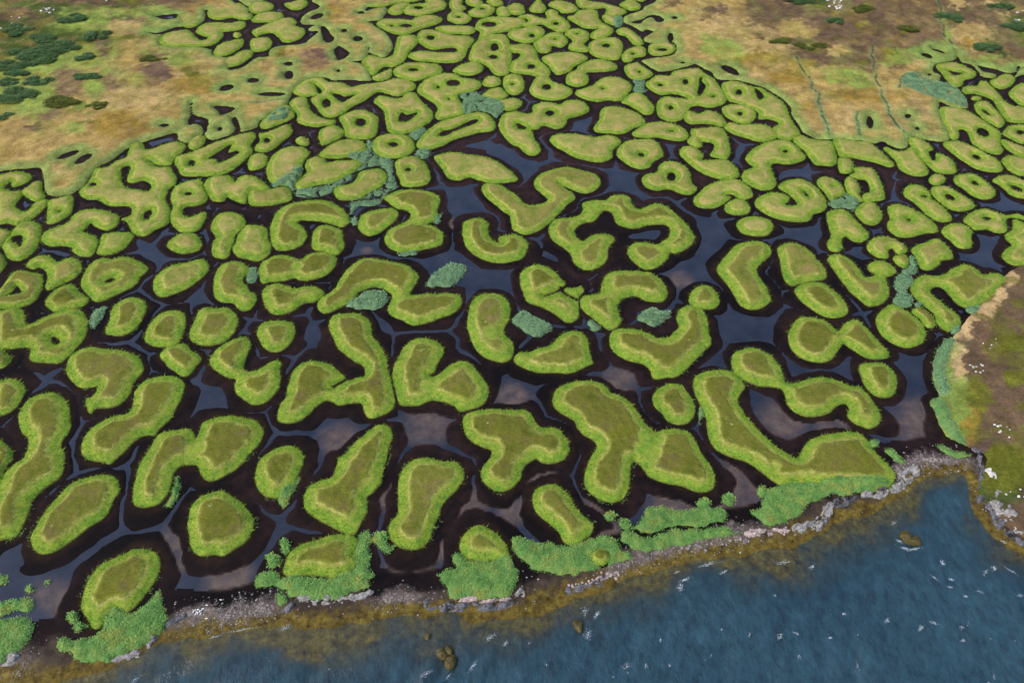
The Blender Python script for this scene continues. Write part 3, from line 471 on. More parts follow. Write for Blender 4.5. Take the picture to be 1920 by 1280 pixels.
# ------------------------------------------------------------------ materials
class NT:
    def __init__(s, name):
        s.m = bpy.data.materials.new(name); s.m.use_nodes = True; s.t = s.m.node_tree; s.t.nodes.clear()
        s.out = s.n('ShaderNodeOutputMaterial'); s.pos = s.n('ShaderNodeNewGeometry').outputs['Position']
    def n(s, ty, **kw):
        x = s.t.nodes.new(ty)
        for k, v in kw.items(): setattr(x, k, v)
        return x
    def l(s, a, b): s.t.links.new(a, b)
    def put(s, sock, v):
        if hasattr(v, 'node'): s.l(v, sock)
        else: sock.default_value = v
    def attr(s, nm, col=False):
        a = s.n('ShaderNodeAttribute', attribute_name=nm); return a.outputs['Color' if col else 'Fac']
    def math(s, op, a, b=0.0, c=None, clamp=False):
        x = s.n('ShaderNodeMath', operation=op, use_clamp=clamp); s.put(x.inputs[0], a); s.put(x.inputs[1], b)
        if c is not None: s.put(x.inputs[2], c)
        return x.outputs[0]
    def noise(s, scale, detail=3, rough=.6, vec=None, dist=0):
        x = s.n('ShaderNodeTexNoise'); s.l(vec or s.pos, x.inputs['Vector'])
        x.inputs['Scale'].default_value = scale; x.inputs['Detail'].default_value = detail
        x.inputs['Roughness'].default_value = rough; x.inputs['Distortion'].default_value = dist
        return x.outputs['Fac']
    def ramp(s, f, stops, interp='LINEAR'):
        x = s.n('ShaderNodeValToRGB'); r = x.color_ramp; r.interpolation = interp
        while len(r.elements) < len(stops): r.elements.new(.5)
        for e, (p, c) in zip(r.elements, stops): e.position = p; e.color = (*c, 1) if len(c) == 3 else c
        s.put(x.inputs[0], f); return x.outputs[0]
    def rng(s, f, a, b, c=0., d=1.):
        x = s.n('ShaderNodeMapRange'); s.put(x.inputs[0], f)
        for i, v in zip((1, 2, 3, 4), (a, b, c, d)): s.put(x.inputs[i], v)
        return x.outputs[0]
    def mix(s, f, a, b, mode='MIX'):
        x = s.n('ShaderNodeMix', data_type='RGBA', blend_type=mode)
        s.put(x.inputs[0], f)
        for i, v in ((6, a), (7, b)): s.put(x.inputs[i], (*v, 1) if isinstance(v, tuple) and len(v) == 3 else v)
        return x.outputs[2]
    def val(s, c, f):               # multiply a colour by a scalar
        x = s.n('ShaderNodeVectorMath', operation='SCALE'); s.put(x.inputs[0], c); s.put(x.inputs['Scale'], f)
        return x.outputs[0]
    def bump(s, h, strength, dist):
        x = s.n('ShaderNodeBump'); s.l(h, x.inputs['Height']); x.inputs['Strength'].default_value = strength
        x.inputs['Distance'].default_value = dist; return x.outputs[0]
    def princ(s, col, rough=.9, spec=.1, normal=None, **kw):
        p = s.n('ShaderNodeBsdfPrincipled'); s.put(p.inputs['Base Color'], (*col, 1) if isinstance(col, tuple) else col)
        s.put(p.inputs['Roughness'], rough); s.put(p.inputs['Specular IOR Level'], spec)
        if normal: s.l(normal, p.inputs['Normal'])
        for k, v in kw.items(): s.put(p.inputs[k.replace('_', ' ')], v)
        return p.outputs[0]
    def done(s, sh): s.l(sh, s.out.inputs[0]); return s.m

def veg_mat():
    # island vegetation: en = distance from the edge in fringe widths, tone = 0 olive heath top .. 1 pale grass top
    m = NT('island_grass'); en = m.attr('en'); tone = m.attr('tone'); v = m.attr('var')
    e = m.math('ADD', en, m.math('MULTIPLY', m.math('SUBTRACT', m.noise(1.1, 4), .5), .55))
    big = m.noise(.30, 8, .72); fine = m.noise(4, 4, .75); big2 = m.noise(.16, 3, .6)
    olive = m.ramp(big, [(.27, (.038, .048, .008)), (.39, (.074, .084, .012)), (.52, (.102, .104, .018)), (.61, (.094, .082, .024)), (.76, (.150, .118, .060))])
    olive = m.mix(m.rng(big2, .55, .7), olive, (.100, .105, .012))
    pale = m.ramp(big, [(.3, (.095, .150, .024)), (.44, (.165, .185, .040)), (.56, (.235, .208, .066)), (.68, (.31, .220, .095))])
    top = m.mix(tone, olive, pale)
    green = m.ramp(m.noise(.8, 4, .65), [(.26, (.060, .140, .026)), (.40, (.098, .184, .020)), (.55, (.145, .212, .026)), (.74, (.215, .240, .042))])
    rim = m.mix(m.rng(e, 0, .15), (.085, .115, .020), m.mix(m.rng(e, .40, .95, 0, .55), green, (.200, .212, .042)))
    line = m.math('MULTIPLY', m.rng(m.math('ABSOLUTE', m.math('SUBTRACT', e, .98)), .03, .15, .8, 0), m.rng(m.noise(.9, 4), .38, .66, .1, 1.0))
    c = m.mix(m.rng(e, .80, 1.32), rim, top)
    c = m.mix(line, c, (.29, .265, .085))
    tuft = m.noise(.7, 3, .6)
    c = m.mix(m.math('MULTIPLY', m.rng(tuft, .68, .74), m.rng(e, 1.1, 1.3)), c, (.20, .24, .07))
    c = m.val(c, m.math('MULTIPLY', m.rng(fine, .28, .72, .62, 1.38), m.math('ADD', v, 1.0)))
    c = m.mix(m.rng(en, -.10, .05), (.007, .005, .004), c)      # bare peat on the bank below the sod
    return m.done(m.princ(c, .9, .03, m.bump(m.noise(6, 2), .4, .08)))
def reed_mat():
    m = NT('reed_leaves'); v = m.attr('var')
    c = m.ramp(m.noise(.5, 4, .65), [(.28, (.062, .145, .032)), (.45, (.108, .232, .055)), (.57, (.150, .255, .060)), (.70, (.21, .225, .040))])
    c = m.mix(m.attr('tone'), c, (.125, .225, .110))
    c = m.val(c, m.math('ADD', v, 1.0))
    return m.done(m.princ(c, .75, .15))
def ground_mat():
    # black peat mud, rusty close to the islands; shore = metres inland of the waterline
    m = NT('mud_ground'); d = m.attr('dist'); s = m.attr('shore'); far = m.attr('far'); shg = m.attr('shingle'); wd = m.attr('weed')
    n1 = m.noise(.6, 5, .65); n2 = m.noise(.12, 4, .6); fine = m.noise(5, 4, .7)
    black = m.ramp(n1, [(.3, (.0024, .0018, .0022)), (.6, (.0044, .0031, .0035)), (.8, (.0095, .006, .0058))])
    rust = m.ramp(n1, [(.3, (.0085, .005, .0035)), (.7, (.030, .016, .008))])
    c = m.mix(m.math('MULTIPLY', m.rng(m.math('ADD', d, m.math('MULTIPLY', m.math('SUBTRACT', .75, n2), 4.5)), .6, 2.4, 1, 0), .85), black, rust)
    purple = m.ramp(n1, [(.3, (.0095, .0048, .0056)), (.7, (.030, .0155, .015))])
    c = m.mix(m.math('MULTIPLY', far, m.rng(m.math('ADD', d, n2), .9, 2.0)), c, purple)
    silt = m.mix(m.attr('silt'), c, m.ramp(n1, [(.3, (.085, .060, .055)), (.7, (.20, .145, .125))]))
    # shore belt
    sn = m.math('ADD', s, m.math('MULTIPLY', m.math('SUBTRACT', m.noise(.35, 5, .65), .5), 5.5))
    vor = m.n('ShaderNodeTexVoronoi'); m.l(m.pos, vor.inputs['Vector']); vor.inputs['Scale'].default_value = 3.2
    peb = m.ramp(vor.outputs['Color'], [(.2, (.035, .028, .027)), (.6, (.10, .085, .082)), (.9, (.26, .24, .23))])
    weed = m.ramp(m.noise(.9, 5, .7), [(.28, (.012, .008, .003)), (.45, (.060, .042, .010)), (.6, (.105, .078, .016)), (.75, (.185, .140, .032))])
    deep = m.ramp(m.noise(.25, 4, .7), [(.44, (.028, .038, .042)), (.54, (.055, .050, .028)), (.66, (.125, .098, .026))])
    peb = m.mix(.45, peb, m.ramp(n1, [(.3, (.070, .052, .046)), (.7, (.150, .115, .100))])); peb = m.mix(shg, m.ramp(n1, [(.3, (.014, .010, .008)), (.7, (.055, .040, .030))]), peb)
    shore = m.mix(m.rng(sn, 1.4, 2.6), weed, peb)
    deep = m.mix(wd, (.030, .040, .045), deep)
    shore = m.mix(m.rng(m.math('ADD', sn, m.math('MULTIPLY', wd, 6)), -3.0, .5), deep, shore)
    c = m.mix(m.rng(sn, 3.2, 4.6), shore, silt)
    c = m.val(c, m.rng(fine, .25, .75, .7, 1.3))
    return m.done(m.princ(c, m.rng(n1, .3, .7, .6, .9), .06, m.bump(m.noise(4, 4), .4, .08)))
def water_mat():
    m = NT('lagoon_water'); s = m.attr('silt'); n = m.noise(.22, 4, .6)
    c = m.mix(m.rng(n, .3, .7), (.006, .009, .018), (.019, .021, .033))
    sil = m.mix(m.rng(m.noise(.5, 4), .35, .7), (.043, .031, .028), (.098, .068, .052))
    c = m.mix(s, c, sil)
    return m.done(m.princ(c, .12, .5, m.bump(m.noise(2.5, 3), .04, .05)))
def sea_mat():
    m = NT('sea_water'); op = m.attr('opac'); n = m.noise(.05, 3)
    mp = m.n('ShaderNodeMapping'); m.l(m.pos, mp.inputs[0]); mp.inputs['Rotation'].default_value = (0, 0, R(28)); mp.inputs['Scale'].default_value = (1, .55, 1)
    chop = m.noise(1.6, 5, .65, mp.outputs[0]); st = m.noise(.9, 4, .7, mp.outputs[0])
    c = m.mix(m.rng(n, .35, .65), (.0095, .030, .044), (.0155, .043, .058))
    c = m.val(c, m.rng(st, .32, .68, .62, 1.48))
    w_ = m.princ(c, .16, .5, m.bump(chop, .7, .26))
    tr = m.n('ShaderNodeBsdfTransparent'); tr.inputs[0].default_value = (.85, .90, .88, 1)
    gl = m.n('ShaderNodeBsdfGlossy'); gl.inputs['Roughness'].default_value = .15; m.l(m.bump(chop, .5, .25), gl.inputs['Normal'])
    a = m.n('ShaderNodeMixShader'); a.inputs[0].default_value = .05; m.l(tr.outputs[0], a.inputs[1]); m.l(gl.outputs[0], a.inputs[2])
    b = m.n('ShaderNodeMixShader'); m.l(op, b.inputs[0]); m.l(a.outputs[0], b.inputs[1]); m.l(w_, b.inputs[2])
    return m.done(b.outputs[0])
def meadow_mat():
    m = NT('meadow_turf'); col = m.attr('zone', True)
    c = m.val(col, m.math('MULTIPLY', m.rng(m.noise(2.0, 5, .8), .28, .72, .55, 1.45), m.rng(m.noise(.4, 3), .3, .7, .85, 1.15)))
    return m.done(m.princ(c, .95, .05, m.bump(m.noise(2.5, 4), .6, .25)))
def rock_mat(name, a, b, crack):
    m = NT(name)
    vor = m.n('ShaderNodeTexVoronoi', feature='DISTANCE_TO_EDGE'); m.l(m.pos, vor.inputs['Vector']); vor.inputs['Scale'].default_value = 1.7; vor.inputs['Randomness'].default_value = 1
    c = m.mix(m.rng(m.noise(2.2, 5, .7), .32, .66), a, b)
    c = m.mix(m.rng(m.noise(.5, 5, .75), .52, .66), c, crack)
    c = m.mix(m.rng(vor.outputs[0], 0, .05, .85, 0), c, crack)
    c = m.val(c, m.rng(m.noise(9, 3, .7), .3, .7, .7, 1.3))
    return m.done(m.princ(c, .85, .2, m.bump(m.noise(5, 4), .6, .12)))
def plain(name, c, rough=.8, var=.3, sc=3):
    m = NT(name); return m.done(m.princ(m.val(m.mix(0., c, c), m.rng(m.noise(sc, 3), .3, .7, 1-var, 1+var)), rough, .2))
def shrub_mat(name, a, b):
    m = NT(name); c = m.val(m.mix(m.rng(m.noise(.9, 3), .3, .7), a, b), m.math('ADD', m.attr('var'), 1.0))
    return m.done(m.princ(c, .7, .15))

M_veg, M_reed, M_gnd, M_wat, M_sea, M_mead = veg_mat(), reed_mat(), ground_mat(), water_mat(), sea_mat(), meadow_mat()
M_rock = rock_mat('grey_shore_rock', (.11, .105, .105), (.32, .305, .29), (.018, .017, .019))
M_rockd = rock_mat('dark_shore_rock', (.045, .045, .055), (.15, .15, .165), (.012, .011, .013))
M_white = rock_mat('pale_lichen_rock', (.34, .33, .31), (.60, .59, .57), (.10, .09, .08))
M_pink = rock_mat('reddish_shore_rock', (.22, .16, .15), (.42, .34, .32), (.05, .04, .04))
M_weed = plain('bladder_wrack', (.050, .040, .011), .6, .6, 3)
M_foam = plain('foam', (.46, .52, .58), .6, .06)
M_gull = plain('gull_feathers', (.80, .80, .78), .7, .06); M_gullw = plain('gull_wing', (.45, .47, .5), .7, .1); M_beak = plain('gull_beak', (.7, .42, .05), .5, .1)
M_shrub = shrub_mat('dark_shrub', (.036, .080, .026), (.078, .140, .046))
M_shrub2 = shrub_mat('olive_shrub', (.050, .065, .010), (.095, .110, .016))
M_stem = plain('woody_stem', (.06, .045, .03))

# ------------------------------------------------------------------ the plan in metres
class Isl: pass
isles = []
for tile in PLAN:
    for ln in PLAN[tile].strip().splitlines():
        f = [q.strip() for q in ln.split('|')]; I = Isl(); I.name = f[0]; I.mark = f[0].startswith('*'); I.name = I.name.lstrip('*')
        I.px = smooth(parse(tile, f[1])); I.poly = px2g(I.px)
        I.holes = [px2g(smooth(parse(tile, q))) for q in f[2:] if q[0] not in '~^']
        I.necks = [(px2g(to_px(tile, [[float(v) for v in q[1:].split()[0].split(',')]]))[0], float(q.split()[1])*.12) for q in f[2:] if q.startswith('^')]
        I.cuts = [(px2g(smooth(parse(tile, q[1:]), 4, False)), .30) for q in f[2:] if q.startswith('~')]
        isles.append(I)
def field(poly, holes, cuts, P):
    s = poly_sd(P, poly)
    for h in holes: s = np.minimum(s, -poly_sd(P, h))
    for c, wd in cuts: s = np.minimum(s, line_dist(P, c)-wd)
    return s
def P_px(s): return parse('px', s)
meads = []
for nm, o, hs, cs in (('meadow', MEADOW_LEFT, MEADOW_LEFT_HOLES, MEADOW_LEFT_CUTS), ('meadow', MEADOW_RIGHT, MEADOW_RIGHT_HOLES, MEADOW_RIGHT_CUTS), ('heath', HEATH, [], [])):
    I = Isl(); I.name = nm; I.poly = px2g(smooth(P_px(o), 3)); I.holes = [px2g(smooth(P_px(h), 3)) for h in hs]
    I.cuts = [(px2g(smooth(P_px(c), 3, False)), -.02) for c in cs]; I.creeks = [c for c, _ in I.cuts]; meads.append(I)
wl = px2g(smooth(P_px(WATERLINE), 4, False))
SEA = np.vstack([wl, [[320, -120], [-320, -120]]])

# global distance grid: nearest (d1) and second-nearest (d2) piece of land
GX0, GY0, GS = -235.0, 24.0, .4
gx = GX0+GS*np.arange(int(470/GS)); gy = GY0+GS*np.arange(int(312/GS))
D1 = np.full((len(gy), len(gx)), 9.0); D2 = D1.copy()
PAD = 7.0
for I in isles+meads:
    lo = I.poly.min(0)-PAD; hi = I.poly.max(0)+PAD
    i0, i1 = np.clip(np.searchsorted(gx, [lo[0], hi[0]]), 0, len(gx)); j0, j1 = np.clip(np.searchsorted(gy, [lo[1], hi[1]]), 0, len(gy))
    if i1-i0 < 2 or j1-j0 < 2: continue
    X, Y = np.meshgrid(gx[i0:i1], gy[j0:j1])
    d = -field(I.poly, I.holes, I.cuts, np.stack([X.ravel(), Y.ravel()], -1)).reshape(X.shape)
    a = D1[j0:j1, i0:i1]; b = D2[j0:j1, i0:i1]
    D2[j0:j1, i0:i1] = np.minimum(np.maximum(a, d), b); D1[j0:j1, i0:i1] = np.minimum(a, d)
X, Y = np.meshgrid(gx, gy)
DS = np.full(X.shape, -60.0); msk = Y < 130
DS[msk] = poly_sd(np.stack([X[msk], Y[msk]], -1), SEA)     # + = out at sea
DS += 3.4*(fbm(X, Y, 8, 2)-.5)*(np.abs(DS) < 12)
def samp(G, x, y):
    u = np.clip((x-GX0)/GS, 0, len(gx)-1.001); v = np.clip((y-GY0)/GS, 0, len(gy)-1.001)
    i = u.astype(int); j = v.astype(int); u = u-i; v = v-j
    return (G[j, i]*(1-u)+G[j, i+1]*u)*(1-v)+(G[j+1, i]*(1-u)+G[j+1, i+1]*u)*v
POOLS = [(870,375,40),(850,500,45),(930,530,40),(1315,450,45),(1390,610,50),(1180,345,45),(960,293,50),(585,625,22),(405,745,22),(790,800,30),(640,820,30),(1715,740,55),(1830,475,45),(1875,388,40),(1095,235,25),(375,228,18),(300,268,28),(30,1040,24),(190,1060,20),(1440,780,45),(1520,800,35),(1210,440,30),(1300,520,40),(690,470,30),(285,480,25),(1700,690,40),(960,740,30),(1150,715,30),(1510,445,35),(1520,440,30),(1620,470,25),(1250,285,25),(1380,290,25),(1490,330,25),(1640,350,18),(1670,370,15),(990,325,25),(320,38,20),(110,1090,18),(710,610,20),(1480,700,30),(1590,690,25),(520,25,14),(1105,700,20),(1350,680,20), (380,560,20),(1640,440,20)]
SILT = [(1470,790,60),(1560,800,45),(640,830,50),(800,800,55),(960,745,40),(1160,715,45),(330,1010,38),(345,1050,30),(430,1090,60),(100,1120,45),(770,1080,60),(820,1030,35),(880,950,50),(1010,880,45),(1390,900,70),(1270,950,60),(1735,790,75),(1275,525,30),(850,420,22),(690,470,14),(1100,970,50),(960,960,40),(1330,935,60),(850,560,20),(560,25,20),(500,60,25),(450,55,25),(1380,950,40),(720,930,40),(1140,1000,40),(1180,1010,30)]
WEED = [(650,1190,110),(800,1195,90),(930,1185,90),(1000,1180,60),(1130,1125,70),(1080,1140,60),(1210,1130,60),(1480,1045,80),(1560,1025,90),(1640,985,70),(1690,960,40),(1430,1070,60),(1500,1090,60),(250,1250,90),(90,1275,110),(350,1220,60),(700,1230,70),(840,1230,50),(1830,985,30),(1870,1025,40),(560,1180,60),(1700,1005,30)]
SHING = [(400,1145,80),(470,1140,50),(1690,860,50),(1760,862,60),(1270,1045,80),(1370,1022,60),(1180,1070,40),(20,1262,40),(745,1110,40)]
def blobs(x, y, L, k=1.0):
    p = g2px(np.stack([x, y], -1)); asp = np.clip(.707-(640-p[..., 1])*.000505, .3, 1)
    r = np.zeros(x.shape)
    for bx, by, br in L:
        q = ((p[..., 0]-bx)/br)**2+((p[..., 1]-by)/(br*asp))**2
        r = np.maximum(r, np.exp(-q*k))
    return r
def ground_z(x, y):
    d1 = samp(D1, x, y); s = -samp(DS, x, y)
    xw = x+2.2*(fbm(x, y, 4.5, 2)-.5); yw = y+2.2*(fbm(x, y, 4.5, 6)-.5); d2 = samp(D2, xw, yw)-samp(D1, xw, yw)+d1
    p = g2px(np.stack([x, y], -1)); py = p[..., 1]
    nz = fbm(x, y, 5, 1)-.5
    d0 = 3.35+1.5*nz+1.6*sstep(360, 180, py)
    wch = (.50+1.3*(noise(x, y, 8, 4)-.5))*sstep(.45, 1.3, d1)-.5*sstep(300, 120, py)
    qa = d0-d1; qb = np.where(d1 < .5, 9, 1.1*(d2-d1-wch)); m = -.30*np.log(np.exp(-np.clip(qa, -9, 9)/.30)+np.exp(-np.clip(qb, -9, 9)/.30))+.05
    m = np.where(d1 > 8, -1.5, m)
    z = .11*np.clip(m, -1.6, 1.1)
    pool = blobs(x, y, POOLS)
    z = z-.34*pool*sstep(1.0, 2.3, d1)
    z = z+.02*(fbm(x, y, 1.2, 2)-.5)
    zb = np.where(s > 0, -.6+.17*np.minimum(s, 5.2), -.6+np.maximum(.10*s, -1.3)+np.minimum(0, .05*(s+13)))
    zb = zb+.10*(fbm(x, y, 2.5, 5)-.5)
    t = sstep(4.5, 7.5, s)
    lag = sstep(1600, 1660, p[..., 0])*sstep(660, 800, py)*0
    return np.where(s < 7.5, zb*(1-t)+np.maximum(z, .02)*t, z), d1, s

# ------------------------------------------------------------------ ground sheet
ny, nx = 640, 740
Yr = 22+(332-22)*np.linspace(0, 1, ny)**1.25
U = np.linspace(-1, 1, nx); XX = (46+.5*Yr)[:, None]*1.18*U[None]; YY = np.repeat(Yr[:, None], nx, 1)
gz, gd, gs = ground_z(XX, YY)
GSILT = np.clip(blobs(XX, YY, SILT, 1.2)*1.3, 0, 1)
gpx = g2px(np.stack([XX, YY], -1)); gfar = np.clip(sstep(480, 250, gpx[..., 1])+.55*sstep(.35, .75, fbm(XX, YY, 14, 6)), 0, 1)
V = np.stack([XX, YY, gz], -1).reshape(-1, 3)
edge = np.abs(np.repeat(U[None], ny, 0)) > .999
mesh_obj('mud_ground', V, gridfaces(ny, nx), M_gnd, attrs=dict(dist=gd.ravel(), shore=gs.ravel(), far=gfar.ravel(), shingle=np.clip(1.4*blobs(XX, YY, SHING), 0, 1).ravel(), weed=np.clip(1.3*blobs(XX, YY, WEED), 0, 1).ravel(), silt=(sstep(.45, 1, GSILT)*sstep(-.06, .0, -gz)*.55).ravel()), shade=True)['kind'] = 'structure'
b = 9000.
mesh_obj('terrain', [[-b, -b, -4.2], [b, -b, -4.2], [b, b, -4.2], [-b, b, -4.2]], [[0, 1, 2, 3]], plain('far_terrain', (.10, .085, .045), .9, .3, .05))['kind'] = 'structure'
# still water of the lagoon channels
F = gridfaces(ny, nx); zf = gz.ravel()[F]; sf = gs.ravel()[F]; df = gd.ravel()[F]
keep = (zf.min(1) < .06) & (sf.min(1) > 4.2) & (df.max(1) > .05)
Vw = V.copy(); Vw[:, 2] = 0
n_ = fbm(XX, YY, 3, 3).ravel()
Vv, Ff, At = compact(Vw, F[keep], dict(silt=np.clip(GSILT.ravel()*1.2-.75*n_, 0, 1)))
mesh_obj('lagoon_water', Vv, Ff, M_wat, attrs=At)['kind'] = 'structure'
# sea: swell as geometry, chop in the material
sx = np.arange(-150, 210, .5); sy = np.arange(-30, 112, .45)
SX, SY = np.meshgrid(sx, sy); ds = np.where(SY > GY0+.5, samp(DS, SX, SY), 20.)
lowm = SY < GY0+.5
ds[lowm] = np.minimum(20, poly_sd(np.stack([SX[lowm], SY[lowm]], -1), SEA))
sz = np.zeros(SX.shape); r2 = np.random.default_rng(5)
for k in range(16):
    lam = r2.uniform(1.6, 7.5); a = R(-34)+r2.normal(0, .30); kx, ky = math.cos(a)*2*math.pi/lam, math.sin(a)*2*math.pi/lam
    sz += .018*lam**.8*np.sin(kx*SX+ky*SY+r2.uniform(0, 6.3)+1.2*noise(SX, SY, 11, k % 8))
sz *= .85*np.clip(ds/5, .12, 1)*(.5+noise(SX, SY, 14, 2))
Fs = gridfaces(len(sy), len(sx)); kp = ds.ravel()[Fs].max(1) > -.8
nb = fbm(SX, SY, 6, 2)
WD = np.clip(1.3*blobs(SX, SY, WEED), 0, 1)
opac = np.clip(1-np.exp(-np.maximum(ds-.6+(nb-.5)*9, 0)*(.42-.21*WD)), .06, 1)*.97
opac = np.maximum(opac, sstep(9, 17, ds+(nb-.5)*8)*.97)
Vv, Ff, At = compact(np.stack([SX, SY, sz-.6], -1).reshape(-1, 3), Fs[kp], dict(opac=opac.ravel()))
mesh_obj('sea', Vv, Ff, M_sea, attrs=At, shade=True)['kind'] = 'structure'

# ------------------------------------------------------------------ islands
def blades(P, z, grad, en, tone, dens_scale, base=.12, hgt=.11, lean=.20):
    n = len(P); th = rng.random(n)*2*math.pi; sz_ = dens_scale*rng.uniform(.7, 1.35, n)
    t = np.stack([np.cos(th), np.sin(th)], -1)*base*.5*sz_[:, None]
    ld = -grad*lean*(1.25-np.clip(en, 0, 1.2))[:, None]+rng.normal(0, .13, (n, 2))
    h = hgt*sz_
    A = np.column_stack([P-t, z-.05]); B = np.column_stack([P+t, z-.05]); C = np.column_stack([P+ld*sz_[:, None]*1.3, z+h])
    V = np.stack([A, B, C], 1).reshape(-1, 3); rep = lambda q: np.repeat(q, 3)
    var = rng.normal(0, .09, n); v3 = np.stack([var-.04, var-.04, var+.06], 1).ravel()
    return V, np.arange(3*n).reshape(-1, 3), dict(en=rep(en), tone=rep(tone), var=v3)
def patch(I, res, pad=.6):
    lo = I.poly.min(0)-pad; hi = I.poly.max(0)+pad
    x = np.arange(lo[0], hi[0]+res, res); y = np.arange(lo[1], hi[1]+res, res)
    X, Y = np.meshgrid(x, y)
    s = field(I.poly, I.holes, I.cuts, np.stack([X.ravel(), Y.ravel()], -1)).reshape(X.shape)
    return x, y, X, Y, s
def bil(G, x, y, px_, py_):
    u = np.clip((px_-x[0])/(x[1]-x[0]), 0, len(x)-1.001); v = np.clip((py_-y[0])/(y[1]-y[0]), 0, len(y)-1.001)
    i = u.astype(int); j = v.astype(int); u = u-i; v = v-j
    return (G[j, i]*(1-u)+G[j, i+1]*u)*(1-v)+(G[j+1, i]*(1-u)+G[j+1, i+1]*u)*v
def build_island(I):
    c = I.poly.mean(0); pc = I.px.mean(0); dist = math.hypot(c[0], math.hypot(c[1], H))
    res = .27 if dist < 140 else .36 if dist < 190 else .46
    x, y, X, Y, s = patch(I, res)
    s = s+.26*(fbm(X, Y, .9, 3)-.5)+.25*(noise(X, Y, 2.6, 5)-.5)
    mx = s.max(); w = min(rng.uniform(1.65, 2.15) if pc[1] > 380 else rng.uniform(1.3, 1.7), .54*mx)
    wv = w*(1+.55*(fbm(X, Y, 5, 7)-.5)); en = s/wv
    for nc, nr in I.necks: en = np.minimum(en, .55+np.maximum(0, np.hypot(X-nc[0], Y-nc[1])-nr*1.6)/w)     # grassy waist between two tops
    thr = 365 if 480 < pc[0] < 1340 else 500 if pc[0] < 480 else 490; tone0 = float(np.clip(sstep(thr+80, thr-70, pc[1])+rng.normal(0, .08), 0, 1)); tone = np.full(X.shape, tone0)
    hf = .85 if pc[1] > 450 else .62 if pc[1] > 260 else .42
    z = np.where(s < 0, .30+s*2.4, .30+(.42*sstep(0, .8*w, s)+.10*sstep(.5, 1, s/w))*hf)
    z = z+sstep(.93, 1.16, en)*(.34-.12*tone0)+.10*sstep(1.2, 2.5, en)
    z = z+(.16*(noise(X, Y, .55, 1)-.5)+.16*(noise(X, Y, 1.3, 2)-.5))*sstep(-.1, .35, s)
    root = empty('grass_island', (c[0], c[1], 0)); I.root = root
    V = np.stack([X-c[0], Y-c[1], z], -1).reshape(-1, 3); F = gridfaces(len(y), len(x))
    fs = s.ravel()[F]; F = F[fs.max(1) > -.42]; fe = en.ravel()[F].mean(1)
    A = dict(en=en.ravel(), tone=tone.ravel(), var=(.25*(fbm(X, Y, 7, 4)-.5)).ravel())
    top = fe >= 1.02; lab = np.full((len(y)-1)*(len(x)-1), 0, int); cell = F[:, 0]//len(x)*(len(x)-1)+F[:, 0] % len(x)
    lab[cell[top]] = 1+np.arange(top.sum()); Lg = lab.reshape(len(y)-1, len(x)-1)
    while top.any():                     # separate tops of one island become turf pieces of their own
        q = Lg.copy()
        for ax in (0, 1):
            for sh in (1, -1): q = np.maximum(q, np.roll(q, sh, ax))
        q = np.where(Lg > 0, q, 0)
        if (q == Lg).all(): break
        Lg = q
    lf = Lg.ravel()[cell]*top
    for k_ in np.unique(lf[lf > 0]):
        if (lf == k_).sum() < 10: lf[lf == k_] = 0; continue
        v_, f_, a_ = compact(V, F[lf == k_], A); mesh_obj('turf', v_, f_, M_veg, root, a_, shade=True)
    v_, f_, a_ = compact(V, F[lf == 0], A); mesh_obj('grass_fringe', v_, f_, M_veg, root, a_, shade=True)
    # grass standing on it
    ar = (X[0, -1]-X[0, 0])*(Y[-1, 0]-Y[0, 0]); dens = 26 if dist < 140 else 15 if dist < 190 else 9
    n = int(ar*dens); P = np.stack([rng.uniform(x[0], x[-1], n), rng.uniform(y[0], y[-1], n)], -1)
    sp = bil(s, x, y, P[:, 0], P[:, 1]); ep = sp/w
    k = (sp > .12) & ((ep < .9) | (rng.random(n) < .40)); P, sp, ep = P[k], sp[k], ep[k]
    gy_, gx_ = np.gradient(s, res); g = np.stack([bil(gx_, x, y, P[:, 0], P[:, 1]), bil(gy_, x, y, P[:, 0], P[:, 1])], -1)
    sc = np.where(ep < 1.05, 1., .62)*(1.0 if dist < 140 else 1.15 if dist < 190 else 1.35)
    if len(P):
        v_, f_, a_ = blades(P-c, bil(z, x, y, P[:, 0], P[:, 1]), g, ep, np.full(len(P), tone0), sc)
        mesh_obj('grass_blades', v_, f_, M_veg, root, a_)['kind'] = 'stuff'
for I in isles: build_island(I)

